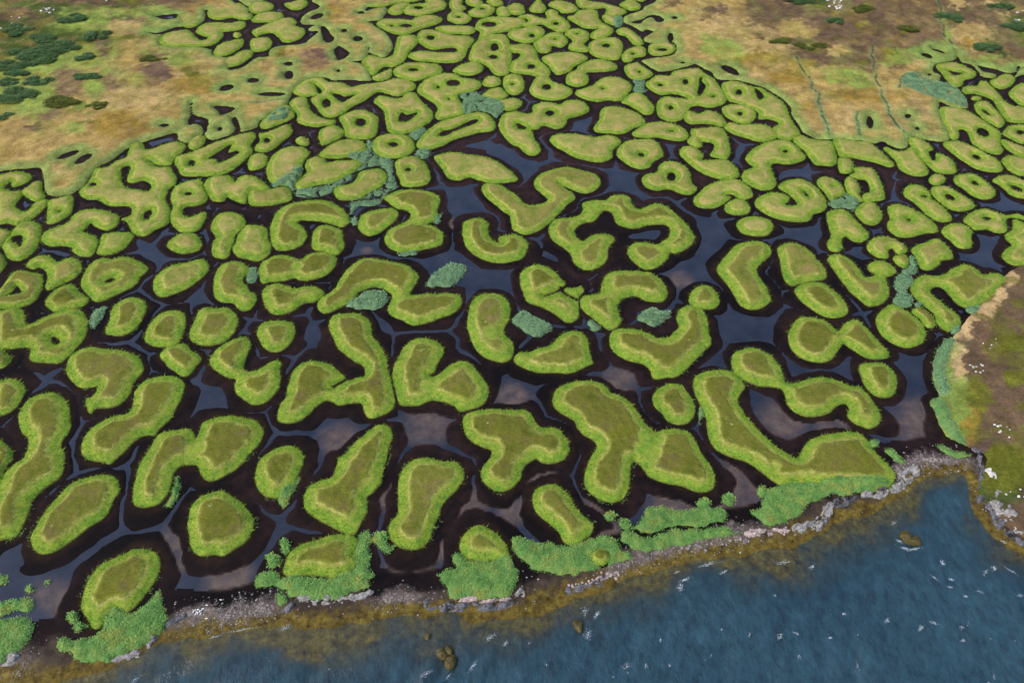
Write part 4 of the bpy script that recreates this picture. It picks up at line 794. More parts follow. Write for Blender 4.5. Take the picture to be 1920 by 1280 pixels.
# labels: every island is told by its shape and by the distinctive island next to it
marks = [I for I in isles if I.mark]
WORDS = {0: '', 1: ' with a dark pond', 2: ' with two dark ponds', 3: ' with three dark ponds'}
used = set()
for I in isles:
    I.c = I.px.mean(0); x, y = I.px[:, 0], I.px[:, 1]; I.area = abs(np.dot(x, np.roll(y, 1))-np.dot(y, np.roll(x, 1)))/2; I.rad = math.sqrt(I.area/math.pi)
    if I.mark:
        L = I.name if len(I.name.split()) > 5 else 'grassy '+I.name
        used.add(L); tag(I.root, L, 'island', 'grass islands of the salt marsh')
for I in isles:
    if I.mark: continue
    size = 'tiny' if I.area < 420 else 'small' if I.area < 1600 else 'large' if I.area > 7000 else 'medium-sized'
    near = sorted(marks, key=lambda m: np.hypot(*((m.c-I.c)*[1, 1.5]))-m.rad)
    done = False
    for top in ('', 'olive-topped ' if I.c[1] > 430 else 'pale-topped '):
        for m in near[:6]:
            d = (I.c-m.c)*[1, 1.4]; a = math.degrees(math.atan2(-d[1], d[0])) % 360
            q = ['right of', 'up and right of', 'above', 'up and left of', 'left of', 'down and left of', 'below', 'down and right of'][int((a+22.5)//45) % 8]
            L = f'{size} {top}{I.name} island{WORDS[len(I.holes)]} {q} the {m.name}'
            L = ' '.join(L.split())
            if len(L.split()) > 16: L = L.replace(' with a dark pond', ' ringing a pond').replace(' of the', ' the' if False else ' of the')
            if len(L.split()) <= 16 and L not in used: done = True; break
        if done: break
    if not done: print('LABEL CLASH', L, I.c)
    used.add(L); tag(I.root, L, 'island', 'grass islands of the salt marsh')

# ------------------------------------------------------------------ meadows and heath (painted by vegetation zones)
C_ = dict(gold=(.265, .185, .062), brown=(.135, .085, .048), heath=(.088, .058, .034), green=(.155, .205, .040), dark=(.040, .060, .014), olive=(.090, .095, .012), blue=(.095, .195, .095), tan=(.30, .215, .085), mud=(.085, .052, .042), lime=(.19, .195, .055), rust=(.19, .125, .024), straw=(.36, .25, .12))
ZONES = [[  # left meadow
 (345,85,90,46,'lime'),(440,150,60,30,'lime'),(210,170,60,40,'lime'),(60,20,330,75,'heath'),(40,60,160,34,'dark'),(190,42,70,14,'dark'),(120,95,110,26,'dark'),(40,115,70,26,'dark'),(130,75,150,14,'olive'),(250,12,50,10,'heath'),(250,10,30,8,'olive'),(330,5,60,10,'heath'),(50,75,110,20,'dark'),(150,70,80,14,'dark'),(230,30,70,9,'dark'),(110,28,120,7,'dark'),(30,45,50,10,'heath'),(160,20,70,10,'heath'),(60,150,110,24,'green'),(50,190,70,40,'green'),(110,120,100,16,'green'),(170,105,70,16,'green'),(125,155,26,30,'brown'),(205,165,28,24,'brown'),(90,215,30,18,'brown'),(290,145,30,26,'mud'),(200,92,14,22,'mud'),(65,245,22,7,'mud'),(280,110,30,12,'brown'),(160,55,60,18,'green'),(240,60,40,14,'tan'),(230,35,60,8,'green'),(180,170,22,20,'green'),(145,208,24,10,'green'),(140,245,20,10,'green'),(60,205,40,16,'green'),(265,103,18,6,'green'),(260,156,14,8,'green'),(260,156,6,4,'olive'),(200,140,12,7,'green'),(325,190,16,6,'green'),(30,262,40,10,'gold'),(90,280,60,12,'gold'),(230,235,60,30,'rust'),(300,220,50,20,'gold'),(260,190,80,20,'tan'),(370,160,50,20,'rust'),(640,10,80,24,'gold'),(610,50,40,14,'gold'),(620,30,30,16,'rust'),(590,115,30,22,'brown'),(600,105,24,10,'mud'),(690,75,40,16,'tan'),(670,85,20,20,'gold'),(520,150,25,18,'tan'),(545,140,14,8,'brown'),(490,115,20,10,'olive'),(520,100,22,14,'olive'),(390,110,30,8,'tan'),(455,110,30,10,'green'),(340,45,30,12,'green'),(300,60,30,20,'green'),(290,90,30,8,'gold'),(130,345,24,14,'gold'),(115,325,18,14,'tan'),(340,120,30,12,'green'),(360,140,20,8,'olive'),(290,25,40,8,'green')],
 [ # right meadow and the moor behind it
 (1720,40,340,82,'heath'),(1560,60,130,60,'heath'),(1460,20,70,26,'heath'),(1560,110,90,24,'heath'),(1640,125,60,18,'heath'),(1900,80,90,40,'heath'),(1990,40,120,60,'heath'),(1375,70,70,26,'tan'),(1420,95,60,20,'tan'),(1480,60,36,18,'gold'),(1520,70,14,8,'gold'),(1565,105,20,8,'tan'),(1300,45,20,24,'tan'),(1360,50,40,14,'tan'),(1345,25,14,12,'mud'),(1325,30,18,10,'heath'),(1255,14,18,8,'heath'),(1420,45,20,8,'heath'),(1425,75,14,8,'heath'),(1500,130,40,12,'rust'),(1420,115,44,14,'rust'),(1400,150,40,18,'tan'),(1370,100,26,24,'green'),(1330,90,20,24,'green'),(1480,150,40,14,'rust'),(1510,185,22,20,'gold'),(1500,205,14,12,'rust'),(1590,185,44,12,'rust'),(1650,185,50,14,'rust'),(1590,150,50,14,'green'),(1620,165,24,10,'green'),(1570,150,20,6,'green'),(1590,230,26,30,'tan'),(1650,230,30,20,'gold'),(1720,215,44,22,'tan'),(1750,200,24,14,'gold'),(1660,150,16,30,'gold'),(1690,115,40,14,'green'),(1740,110,50,14,'green'),(1730,125,30,8,'tan'),(1820,75,40,16,'tan'),(1835,95,24,14,'tan'),(1810,90,14,10,'rust'),(1860,105,26,10,'heath'),(1870,110,14,6,'dark'),(1900,130,40,8,'green'),(1850,120,24,8,'green'),(1790,40,30,20,'heath'),(1780,25,14,8,'tan'),(1790,34,12,6,'tan'),(1838,30,14,6,'tan'),(1880,48,12,5,'tan'),(1905,60,20,12,'dark'),(1920,80,24,14,'dark'),(1780,52,20,7,'dark'),(1460,85,14,8,'olive'),(1520,92,16,8,'olive'),(1613,35,14,9,'olive'),(1695,70,10,8,'olive'),(1675,12,16,7,'olive'),(1615,62,10,6,'olive'),(1610,122,16,6,'olive'),(1665,105,16,10,'olive'),(1530,20,18,8,'olive'),(1555,65,4,3,'dark'),(1845,95,16,6,'dark'),(1860,34,12,5,'blue'),(1650,14,10,6,'dark'),(1758,8,12,6,'green'),(1762,50,8,8,'green'),(1775,75,8,20,'green'),(1790,98,12,8,'green')],
 [ # shore heath at right
 (1930,690,140,220,'heath'),(1860,900,60,60,'dark'),(1875,880,50,50,'olive'),(1820,760,24,60,'olive'),(1850,560,50,40,'olive'),(1905,560,50,40,'heath'),(1900,660,14,12,'green'),(1890,650,30,20,'olive'),(1850,640,18,40,'brown'),(1795,650,12,70,'straw'),(1815,610,12,30,'straw'),(1845,580,18,16,'straw'),(1870,555,14,16,'straw'),(1895,525,18,16,'straw'),(1790,700,10,40,'straw'),(1765,700,14,60,'green'),(1790,765,20,60,'green'),(1775,810,18,24,'green'),(1800,790,14,40,'green'),(1760,660,10,20,'green'),(1815,800,14,36,'rust'),(1900,720,30,20,'olive'),(1860,860,30,20,'olive'),(1840,830,14,18,'mud'),(1880,770,40,30,'heath')]]
MW = {0: C_['gold'], 1: C_['gold'], 2: C_['heath']}
for q, I in enumerate(meads):
    I.poly[:, 0] = np.clip(I.poly[:, 0], -255, 255); I.poly[:, 1] = np.clip(I.poly[:, 1], 20, 332)
    res = .54 if q < 2 else .42
    x, y, X, Y, s = patch(I, res)
    s = s+.5*(fbm(X, Y, 1.3, 3)-.5)
    p = g2px(np.stack([X, Y], -1)); wx = p[..., 0]+34*(fbm(X, Y, 8, 1)-.5)+16*(noise(X, Y, 1.6, 4)-.5)+16*(noise(X, Y, .7, 6)-.5); wy = p[..., 1]+16*(fbm(X, Y, 8, 2)-.5)+8*(noise(X, Y, 1.6, 5)-.5)+7*(noise(X, Y, .7, 7)-.5)
    col = np.ones(X.shape+(3,))*np.array(MW[q])
    for zx, zy, rx, ry, k in ZONES[q]:
        d = np.sqrt(((wx-zx)/rx)**2+((wy-zy)/ry)**2); a = sstep(1.18, .72, d)[..., None]*.92
        col = col*(1-a)+np.array(C_[k])*a
    if q == 2:
        patchy = sstep(.52, .66, fbm(X, Y, 4, 6))[..., None]*.6; col = col*(1-patchy)+np.array(C_['olive'])*patchy
    s0 = s if not I.creeks else field(I.poly, I.holes, [], np.stack([X.ravel(), Y.ravel()], -1)).reshape(X.shape)+.5*(fbm(X, Y, 1.3, 3)-.5)
    ck = np.full(X.shape, 99.)
    for c_ in I.creeks: ck = np.minimum(ck, line_dist(np.stack([X.ravel()+1.5*(noise(X, Y, 4.2, 1).ravel()-.5), Y.ravel()+2.0*(noise(X, Y, 4.5, 2).ravel()-.5)], -1), c_).reshape(X.shape))
    if q < 2:
        for k_, (lo_, hi_, sc_, kk, am) in enumerate([(.52, .66, 9, 'green', .22), (.55, .68, 6, 'rust', .3), (.54, .70, 4, 'tan', .22), (.58, .7, 5, 'brown', .25), (.62, .74, 3, 'olive', .3)]):
            a = (sstep(lo_, hi_, fbm(X, Y, sc_, 3+k_, 4))*am)[..., None]; col = col*(1-a)+np.array(C_[kk])*a
    cg = ((.35+.65*sstep(130, 230, p[..., 1]))*sstep(1.3, .4, ck+.5*(fbm(X, Y, 1.5, 2)-.5))*.8)[..., None]; col = col*(1-cg)+np.array([.135, .215, .085])*cg
    cm = sstep(.30, .06, ck)[..., None]*.85; col = col*(1-cm)+np.array([.012, .010, .009])*cm
    s = s0
    gw = sstep(4.2, .7, s+2.2*(fbm(X, Y, 3, 5)-.5))
    gcol = np.array([.13, .19, .048]); gw = gw*.85
    if q == 2: gw = gw*sstep(830, 780, p[..., 1])*sstep(640, 660, p[..., 1])
    col = col*(1-gw[..., None])+gcol*gw[..., None]
    mott = (fbm(X, Y, 2.2, 7, 4)-.5)[..., None]; col = col*(1+.9*mott)
    z = -.06*sstep(.5, .1, ck)+np.where(s < 0, .22+2.2*s, .22+.45*sstep(0, 1.2, s)+.25*sstep(1, 12, s))+(.30*(noise(X, Y, 1.4, 1)-.5)+.7*(fbm(X, Y, 12, 2)-.5)*sstep(2, 10, s))*sstep(0, .8, s)
    if q == 1: z = z+4.0*sstep(130, -10, p[..., 1])*sstep(1420, 1700, p[..., 0])
    if q == 0: z = z+3.0*sstep(120, -10, p[..., 1])*sstep(330, 100, p[..., 0])
    if q == 2: z = z+1.6*sstep(4, 22, s)
    V = np.stack([X, Y, z], -1).reshape(-1, 3); F = gridfaces(len(y), len(x)); F = F[s.ravel()[F].max(1) > -.5]
    A = dict(zone=np.clip(col, .004, 1).reshape(-1, 3))
    v_, f_, a_ = compact(V, F, A); mesh_obj(I.name, v_, f_, M_mead, None, a_, shade=True)['kind'] = 'structure'
    I.grid = (x, y, s, z, col)
    n = int((x[-1]-x[0])*(y[-1]-y[0])*(4.5 if q < 2 else 8)); P = np.stack([rng.uniform(x[0], x[-1], n), rng.uniform(y[0], y[-1], n)], -1)
    pp = g2px(P); k = (bil(s, x, y, P[:, 0], P[:, 1]) > .05) & (bil(ck, x, y, P[:, 0], P[:, 1]) > .2) & (np.abs(pp[:, 0]-960) < 1150) & (pp[:, 1] > -60); P = P[k]
    zz = bil(z, x, y, P[:, 0], P[:, 1]); cc = np.stack([bil(col[..., c], x, y, P[:, 0], P[:, 1]) for c in range(3)], -1)*(1+np.clip(rng.normal(0, .30, len(P)), -.6, .8))[:, None]
    V, F, A = blades(P, zz, np.zeros((len(P), 2)), np.ones(len(P)), np.zeros(len(P)), 1.15 if q < 2 else .8)
    o = mesh_obj('meadow_grass' if q < 2 else 'heath_grass', V, F, M_mead, None, dict(zone=np.clip(np.repeat(cc, 3, 0), .004, 1)))
    tag(o, ['dry tan and green grass covering the meadow at upper left', 'dry gold and brown grass covering the meadow and moor at upper right', 'brown heather and grass covering the heath at the right shore'][q], 'grass', kind='stuff')
def meadow_z(g):
    for I in meads:
        x, y, s, z, c = I.grid
        if x[0] < g[0] < x[-1] and y[0] < g[1] < y[-1] and bil(s, x, y, np.array([g[0]]), np.array([g[1]]))[0] > 0:
            return float(bil(z, x, y, np.array([g[0]]), np.array([g[1]]))[0])
    return float(ground_z(np.array([g[0]]), np.array([g[1]]))[0][0])

# ------------------------------------------------------------------ reed beds
def leaves(P, z, size, up=.55):
    n = len(P); th = rng.random(n)*2*math.pi; L = size*rng.uniform(.6, 1.4, n); wv = L*.30
    d = np.stack([np.cos(th), np.sin(th), np.zeros(n)], -1)*math.cos(up); d[:, 2] = math.sin(up)*rng.uniform(.2, 1.4, n)
    d /= np.linalg.norm(d, axis=1)[:, None]; t = np.stack([-np.sin(th), np.cos(th), np.zeros(n)], -1)
    b = np.column_stack([P, z]); m = b+d*L[:, None]*.5; e = b+d*L[:, None]; e[:, 2] -= L*.18
    V = np.stack([b, m+t*wv[:, None]*.5, e, m-t*wv[:, None]*.5], 1).reshape(-1, 3)
    return V, np.arange(4*n).reshape(-1, 4)
for tile in REEDS:
    for ln in REEDS[tile].strip().splitlines():
        lab, s_, *hl = [q.strip() for q in ln.split('|')]
        I = Isl(); I.poly = px2g(smooth(parse(tile, s_))); I.holes = [px2g(smooth(parse(tile, q))) for q in hl]; I.cuts = []
        c = I.poly.mean(0); dist = math.hypot(c[0], math.hypot(c[1], H)); pc = g2px(c)
        res = .28 if dist < 150 else .4
        x, y, X, Y, s = patch(I, res)
        s = s+.9*(fbm(X, Y, 1.1, 6)-.5)+.2*(noise(X, Y, .5, 1)-.5)
        tone0 = float(np.clip(sstep(900, 600, pc[1]), 0, 1))
        if pc[1] < 420: s = np.where(s > .25, np.minimum(s, np.abs(noise(X, Y, 2.6, 4)-.5)*9-.45), s)      # floating reed mats split into plates
        base = np.maximum(ground_z(X, Y)[0], -.1)
        for J in meads:
            jx, jy, js, jz, _ = J.grid
            inb = (X > jx[0]) & (X < jx[-1]) & (Y > jy[0]) & (Y < jy[-1])
            if inb.any():
                a_ = bil(js, jx, jy, X.ravel(), Y.ravel()).reshape(X.shape); b_ = bil(jz, jx, jy, X.ravel(), Y.ravel()).reshape(X.shape)
                base = np.where(inb & (a_ > 0), np.maximum(base, b_), base)
        bush = 'bush' in lab
        hh = (.95 if bush else .62)
        z = base+np.where(s < 0, s*1.8, hh*(1-np.exp(-s/.5)))+.35*(noise(X, Y, .8, 2)-.5)*sstep(0, .4, s)
        for J in isles:                    # reeds that climb onto an island stand on its rim
            lo, hi = J.poly.min(0)-.5, J.poly.max(0)+.5
            if (hi < I.poly.min(0)).any() or (lo > I.poly.max(0)).any(): continue
            sj = poly_sd(np.stack([X.ravel(), Y.ravel()], -1), J.poly).reshape(X.shape); z = z+.65*sstep(-.1, 1.0, sj)*sstep(-.1, .3, s)
        F = gridfaces(len(y), len(x)); F = F[s.ravel()[F].max(1) > -.25]
        if not len(F): print('EMPTY REED', lab); continue
        V = np.stack([X-c[0], Y-c[1], z-.12], -1).reshape(-1, 3)
        nm = 'reed_bush' if bush else 'reed_bed'
        root = empty(nm, (c[0], c[1], 0)); tag(root, lab, 'bush' if bush else 'reeds')
        v_, f_, a_ = compact(V, F, dict(var=np.full(len(V), -.25)+.2*(noise(X, Y, .6, 3)-.5).ravel(), tone=np.full(len(V), tone0)))
        mesh_obj('stem_mass', v_, f_, M_reed, root, a_)['kind'] = 'stuff'
        ar = (x[-1]-x[0])*(y[-1]-y[0]); n = int(ar*(66 if dist < 150 else 26)); P = np.stack([rng.uniform(x[0], x[-1], n), rng.uniform(y[0], y[-1], n)], -1)
        sp = bil(s, x, y, P[:, 0], P[:, 1]); k = sp > -.12; P = P[k]
        zz = bil(z, x, y, P[:, 0], P[:, 1])+rng.uniform(-.15, .18, len(P))
        V, F = leaves(P-c, zz, (.36 if bush else .25) if dist < 150 else .42)
        var = np.repeat(rng.normal(.04, .24, len(P))+.35*(noise(P[:, 0], P[:, 1], .9, 2)-.5), 4)
        mesh_obj('reed_leaves', V, F, M_reed, root, dict(var=var, tone=np.full(len(V), tone0)))['kind'] = 'stuff'

# ------------------------------------------------------------------ shrubs on the meadows
def shrub(px_, w_, h_, lab, mat):
    g = px2g(np.array(px_, float)); z0 = meadow_z(g); root = empty('shrub', (g[0], g[1], z0)); tag(root, lab, 'shrub', 'dark shrubs on the meadows')
    n = int(900*w_); u = rng.normal(0, 1, (n, 3)); u[:, 2] = np.abs(u[:, 2]); u /= np.linalg.norm(u, axis=1)[:, None]
    lump = .75+.5*noise(u[:, 0]*3+px_[0], u[:, 1]*3+px_[1], 1, 3)
    r = lump*rng.uniform(.55, 1.0, n)**.4
    P = u*r[:, None]*np.array([w_, w_*.8, h_])*.5; nl = 9; ca = rng.random(nl)*6.28; cr = rng.uniform(.15, 1.15, nl); cs_ = rng.uniform(.5, 1.15, nl); pick = rng.integers(nl, size=n)
    P = P*cs_[pick][:, None]; P[:, 0] += (np.cos(ca)*cr)[pick]*w_; P[:, 1] += (np.sin(ca)*cr)[pick]*w_*.7
    V, F = leaves(P[:, :2], P[:, 2], .62, .3)
    mesh_obj('foliage', V, F, mat, root, dict(var=np.repeat(rng.normal(0, .3, n), 4)))
    vs, fs = [], []
    for k in range(6):
        a = k*1.05+px_[0]; b = len(vs); d = np.array([math.cos(a)*w_*.6, math.sin(a)*w_*.5, h_*.8])
        for t, rr in ((0, .09), (1, .03)):
            for q in range(4): vs.append(d*t+np.array([math.cos(q*1.57)*rr, math.sin(q*1.57)*rr, -.05]))
        fs += [[b+q, b+(q+1) % 4, b+4+(q+1) % 4, b+4+q] for q in range(4)]
    mesh_obj('stems', np.array(vs), np.array(fs), M_stem, root)
for a in [((30, 188), 5.5, 1.8, 'big dark green shrub at the left edge of the tan meadow', M_shrub), ((60, 112), 7, 2, 'widest dark shrub of the thicket at upper left', M_shrub), ((100, 100), 6, 1.8, 'dark shrub on the right of the thicket at upper left', M_shrub), ((125, 92), 4, 1.4, 'low dark shrub trailing right from the upper left thicket', M_shrub), ((30, 130), 5, 1.6, 'dark shrub below the thicket by the left edge', M_shrub), ((38, 143), 3, 1.2, 'low shrub just above the big left-edge shrub', M_shrub), ((182, 78), 4, 1.6, 'lone dark shrub beside the muddy streak at upper left', M_shrub), ((135, 50), 5, 1.2, 'flat dark shrub high on the left moor', M_shrub), ((65, 158), 3.6, 1.3, 'dark shrub between the thicket and the bare brown patch', M_shrub), ((18, 160), 3, 1.2, 'small dark shrub above the big left-edge shrub', M_shrub), ((6, 226), 2.4, 1.1, 'small shrub cut by the left edge below the big one', M_shrub), ((168, 150), 3, 1.1, 'small dark shrub among tan grass in the left meadow', M_shrub), ((164, 113), 2.6, 1.1, 'small round shrub above the tan meadow', M_shrub), ((125, 196), 4.2, 1.1, 'low olive shrub in the middle of the left meadow', M_shrub2), ((186, 203), 2.4, .9, 'small olive shrub right of the low olive shrub', M_shrub2), ((35, 70), 5, 1.2, 'dark shrub at the left edge under the pale rocks', M_shrub), ((80, 80), 4, 1.2, 'dark shrub halfway between the thicket and the pale rocks', M_shrub), ((290, 118), 3.0, 1.0, 'olive shrub beside the bare mud patch of the left meadow', M_shrub2),
          ((1497, 12), 7, 2.4, 'large dark shrub at the top of the right moor', M_shrub), ((1566, 53), 2.6, 1.2, 'small round green shrub ringed with tan grass', M_shrub), ((1905, 66), 5, 1.5, 'dark shrub at the right edge of the moor', M_shrub), ((1865, 33), 3, 1.0, 'small green shrub on the moor right of the creek', M_shrub), ((1845, 96), 4, 1.0, 'low dark shrub below the tan patch right of the creek', M_shrub), ((1520, 92), 3.4, .9, 'olive shrub on the moor above the rusty meadow', M_shrub2), ((1613, 34), 3.6, .9, 'olive shrub cushion in the middle of the moor', M_shrub2), ((1460, 84), 3, .9, 'olive shrub on the edge of the tan patch', M_shrub2), ((1696, 69), 2.4, .8, 'small olive shrub cushion left of the creek', M_shrub2), ((1780, 52), 4, 1.0, 'flat dark shrub beside the moor creek', M_shrub)]:
    shrub(*a)

# ------------------------------------------------------------------ rocks along the shore
def ledge(pts, width, hgt, lab, mat, name='rock_outcrop'):
    width *= .72
    pl = px2g(smooth(np.array(pts, float), 8, False)); L = np.concatenate([[0], np.cumsum(np.hypot(*np.diff(pl, axis=0).T))])
    n = max(10, int(L[-1]/.17)); t = np.linspace(0, L[-1], n); cx = np.interp(t, L, pl[:, 0]); cy = np.interp(t, L, pl[:, 1])
    tx, ty = np.gradient(cx), np.gradient(cy); ln = np.hypot(tx, ty); nx_, ny_ = -ty/ln, tx/ln
    m = 21; v = np.linspace(-1, 1, m); taper = np.sqrt(np.clip(1-(2*np.arange(n)/(n-1)-1)**6, .05, 1))*(.55+.9*np.floor(noise(cx, cy, 1.4, 3)*4)/4)
    off = (noise(cx, cy, 2.2, 6)-.5)*width*.5
    X = cx[:, None]+nx_[:, None]*(v*width*taper[:, None]/2+off[:, None]); Y = cy[:, None]+ny_[:, None]*(v*width*taper[:, None]/2+off[:, None])
    X = X+.25*(noise(X, Y, .5, 1)-.5); Y = Y+.25*(noise(X, Y, .5, 2)-.5)
    rx_ = X*.8+Y*.6; ry_ = -X*.6+Y*.8        # bedding runs across the ledge
    blk = np.floor(noise(rx_, ry_*2.2, 1.3, 4)*6)/5*.9+np.floor(noise(rx_*1.5, ry_*2.5, .8, 5)*4)/4*.55-.32
    prof = np.clip(1.15-np.abs(v[None])**3, 0, 1)
    z = np.minimum(prof*1.2, 1)*hgt*1.15*blk*np.minimum(1, taper[:, None]+.2)-.30*(1-prof)-.06
    c = np.array([cx.mean(), cy.mean()]); gz0 = ground_z(X, Y)[0]
    V = np.stack([X-c[0], Y-c[1], np.maximum(gz0, -.7)+z], -1).reshape(-1, 3)
    tag(mesh_obj(name, V, gridfaces(n, m), mat, loc=(c[0], c[1], 0)), lab, 'rocks')
for a in [([(205, 1240), (240, 1228), (275, 1208), (300, 1190)], 2.6, .7, 'pale streaked rock ledge below the crescent reed bed', M_rock),
          ([(300, 1182), (325, 1165), (350, 1150)], 2.0, .5, 'dark rock slab at the end of the crescent reed bed', M_rockd),
          ([(-20, 1250), (15, 1238), (35, 1222)], 2.2, .6, 'grey rock ledge under the corner reed bed', M_rock),
          ([(515, 1150), (535, 1142), (552, 1130)], 1.3, .6, 'dark finger of rock left of the wide shore reed bed', M_rockd),
          ([(555, 1122), (600, 1126), (640, 1122), (680, 1113), (702, 1108)], 1.8, .6, 'long grey rock ledge under the wide shore reed bed', M_rock),
          ([(792, 1125), (808, 1118), (815, 1108)], 1.8, .7, 'bluish dark rock beside the muddy outlet', M_rockd),
          ([(800, 1138), (840, 1134), (880, 1135), (930, 1133), (965, 1128)], 2.2, .8, 'dark jagged rock ledge under the small dome island', M_rockd),
          ([(852, 1122), (880, 1122), (920, 1124), (960, 1121)], 1.5, .7, 'pinkish pale rock rim under the small dome island', M_pink),
          ([(966, 1120), (975, 1112), (984, 1108)], 1.6, .8, 'single pale slab of rock beside the small gravel path end', M_rock),
          ([(1058, 1108), (1085, 1104), (1110, 1098), (1130, 1088)], 2.2, .7, 'dark sloping rock under the shore reed bed with the turf ring', M_rockd),
          ([(1105, 1093), (1130, 1085), (1150, 1074), (1165, 1068)], 1.7, .6, 'reddish stony bank right of the shore turf ring', M_pink),
          ([(1393, 998), (1420, 994), (1455, 992), (1480, 988)], 1.9, .7, 'reddish rock bank at the end of the pebble shore', M_pink),
          ([(1482, 985), (1510, 983), (1535, 975), (1548, 958), (1556, 940)], 2.8, 1.0, 'big grey rock shoulder under the green shore reed bed', M_rock),
          ([(1560, 945), (1585, 938), (1610, 930)], 2.2, .9, 'dark cleft rock under the arm-shaped island', M_rockd),
          ([(1610, 928), (1640, 924), (1668, 918)], 2.0, .8, 'dark and pale rock step near the cove corner', M_rock),
          ([(1672, 922), (1690, 905), (1705, 885), (1712, 872)], 3.2, 1.0, 'grey rock point on the left of the cove', M_rock),
          ([(1832, 852), (1838, 872), (1838, 895), (1833, 915)], 1.6, 1.3, 'dark rock wall on the right of the cove', M_rockd),
          ([(1822, 846), (1834, 842), (1842, 838)], 2.2, .9, 'dark cracked rocks where the shingle bar meets the heath', M_rockd),
          ([(1848, 915), (1862, 935), (1880, 955), (1905, 978), (1935, 1000)], 4.2, 1.0, 'broad pale cracked rock slope at the right edge', M_rock),
          ([(1838, 925), (1855, 950), (1875, 978), (1900, 1005), (1925, 1022)], 2.2, .7, 'dark wet rock foot below the pale rock slope', M_rockd),
          ([(1845, 880), (1858, 892), (1866, 905)], 2.0, .8, 'pale rock patch in grass above the cove', M_white)]:
    ledge(*a)
def rock_mesh(seed, squash=.6):
    me_v = []; r = np.random.default_rng(seed)
    import bmesh
    bm = bmesh.new(); bmesh.ops.create_icosphere(bm, subdivisions=2, radius=.5)
    ax = r.normal(0, 1, (7, 3)); ax /= np.linalg.norm(ax, axis=1)[:, None]; cut = r.uniform(.28, .42, 7)
    for v in bm.verts:
        p = np.array(v.co)
        for a, c in zip(ax, cut):
            d = p@a
            if d > c: p = p-a*(d-c)*.85
        p = p*(1+r.normal(0, .03)); v.co = (p[0], p[1]*.85, p[2]*squash)
    me = bpy.data.meshes.new('boulder'); bm.to_mesh(me); bm.free(); return me
RM = {}
for nm, mat in (('w', M_white), ('g', M_rock), ('d', M_rockd), ('y', M_weed), ('p', M_pink)):
    RM[nm] = []
    for k in range(4): me = rock_mesh(hash(nm) % 97*0+ord(nm)*7+k); me.materials.append(mat); RM[nm].append(me)
def boulder(px_, size, kind, lab, group=None, name='boulder', sink=.12, z=None):
    g = px2g(np.array(px_, float)); o = bpy.data.objects.new(name, RM[kind][int(rng.integers(4))]); COL.objects.link(o)
    o.location = (g[0], g[1], (meadow_z(g) if z is None else z)+size*sink); o.rotation_euler = (rng.normal(0, .1), rng.normal(0, .1), rng.random()*6.28); s = size
    o.scale = (s*rng.uniform(.95, 1.15), s, s*rng.uniform(.8, 1.1)); tag(o, lab, 'rock', group)
def place_all(pts, sizes, kind, lab, group):
    tagd = {}
    for word, idx in (('largest ', int(np.argmax(sizes))), ('leftmost ', int(np.argmin(pts[:, 0]))), ('rightmost ', int(np.argmax(pts[:, 0]))), ('farthest ', int(np.argmin(pts[:, 1]))), ('nearest ', int(np.argmax(pts[:, 1])))): tagd.setdefault(idx, word)
    for k in range(len(pts)): boulder(pts[k], sizes[k], kind, tagd.get(k, '')+lab, group)
def scatter(center, spread, n, size, kind, lab, group):
    place_all(np.array(center)+rng.normal(0, 1, (n, 2))*np.array(spread), .75*size*rng.uniform(.5, 1.4, n), kind, lab, group)
scatter((40, 8), (16, 4), 16, 1.5, 'w', 'white rock in the scattered outcrop at the top left corner', 'white rocks at the top left corner')
scatter((98, 37), (8, 3), 9, 1.3, 'w', 'white rock in the small cluster on the left moor', 'white rock cluster on the left moor')
scatter((200, 10), (14, 6), 7, 1.0, 'w', 'white stone high on the left moor right of the corner outcrop', 'white stones high on the left moor')
scatter((40, 55), (18, 8), 6, .8, 'w', 'pale stone among dark heather at upper left', 'pale stones in the upper left heather')
scatter((1562, 14), (7, 4), 14, 1.3, 'w', 'white rock in the upper cluster of the right moor', 'white rocks on the right moor')
scatter((1567, 28), (4, 3), 7, 1.3, 'w', 'white rock in the lower cluster of the right moor', 'lower white rocks on the right moor')
scatter((1830, 695), (7, 6), 8, .75, 'w', 'white rock in the cluster on the shore heath', 'white rocks on the shore heath')
scatter((1872, 808), (10, 8), 8, .5, 'w', 'pale rock scattered low on the shore heath', 'pale rocks low on the shore heath')
scatter((1858, 655), (8, 8), 5, .45, 'w', 'small pale stone high on the shore heath', 'small pale stones on the shore heath')
scatter((1900, 925), (14, 6), 5, .6, 'w', 'pale stone on the grass above the rock slope', 'pale stones above the rock slope')
scatter((1905, 50), (10, 8), 5, 1.2, 'w', 'pale stone at the far right of the moor', 'pale stones at the far right')
for q, (x0, y0, x1, y1, n, kd, t) in enumerate([(1230, 1042, 1400, 1003, 26, 'g', 'grey boulder on the pebble shore'), (1060, 1100, 1170, 1068, 14, 'p', 'reddish stone on the bank below the turf ring'), (800, 1130, 960, 1132, 14, 'd', 'dark boulder in front of the small dome island'), (560, 1128, 700, 1118, 10, 'g', 'grey boulder along the long rock ledge'), (1400, 1000, 1480, 992, 16, 'p', 'reddish boulder at the end of the pebble shore'), (1690, 900, 1710, 870, 8, 'd', 'dark boulder beside the rock point of the cove'), (1850, 930, 1915, 1000, 10, 'g', 'grey boulder on the pale rock slope')]):
    f = rng.random(n)[:, None]
    place_all(np.array([x0, y0])+np.array([x1-x0, y1-y0])*f+rng.normal(0, 4, (n, 2)), rng.uniform(.25, .65, n), kd, t, 'stones: '+t)
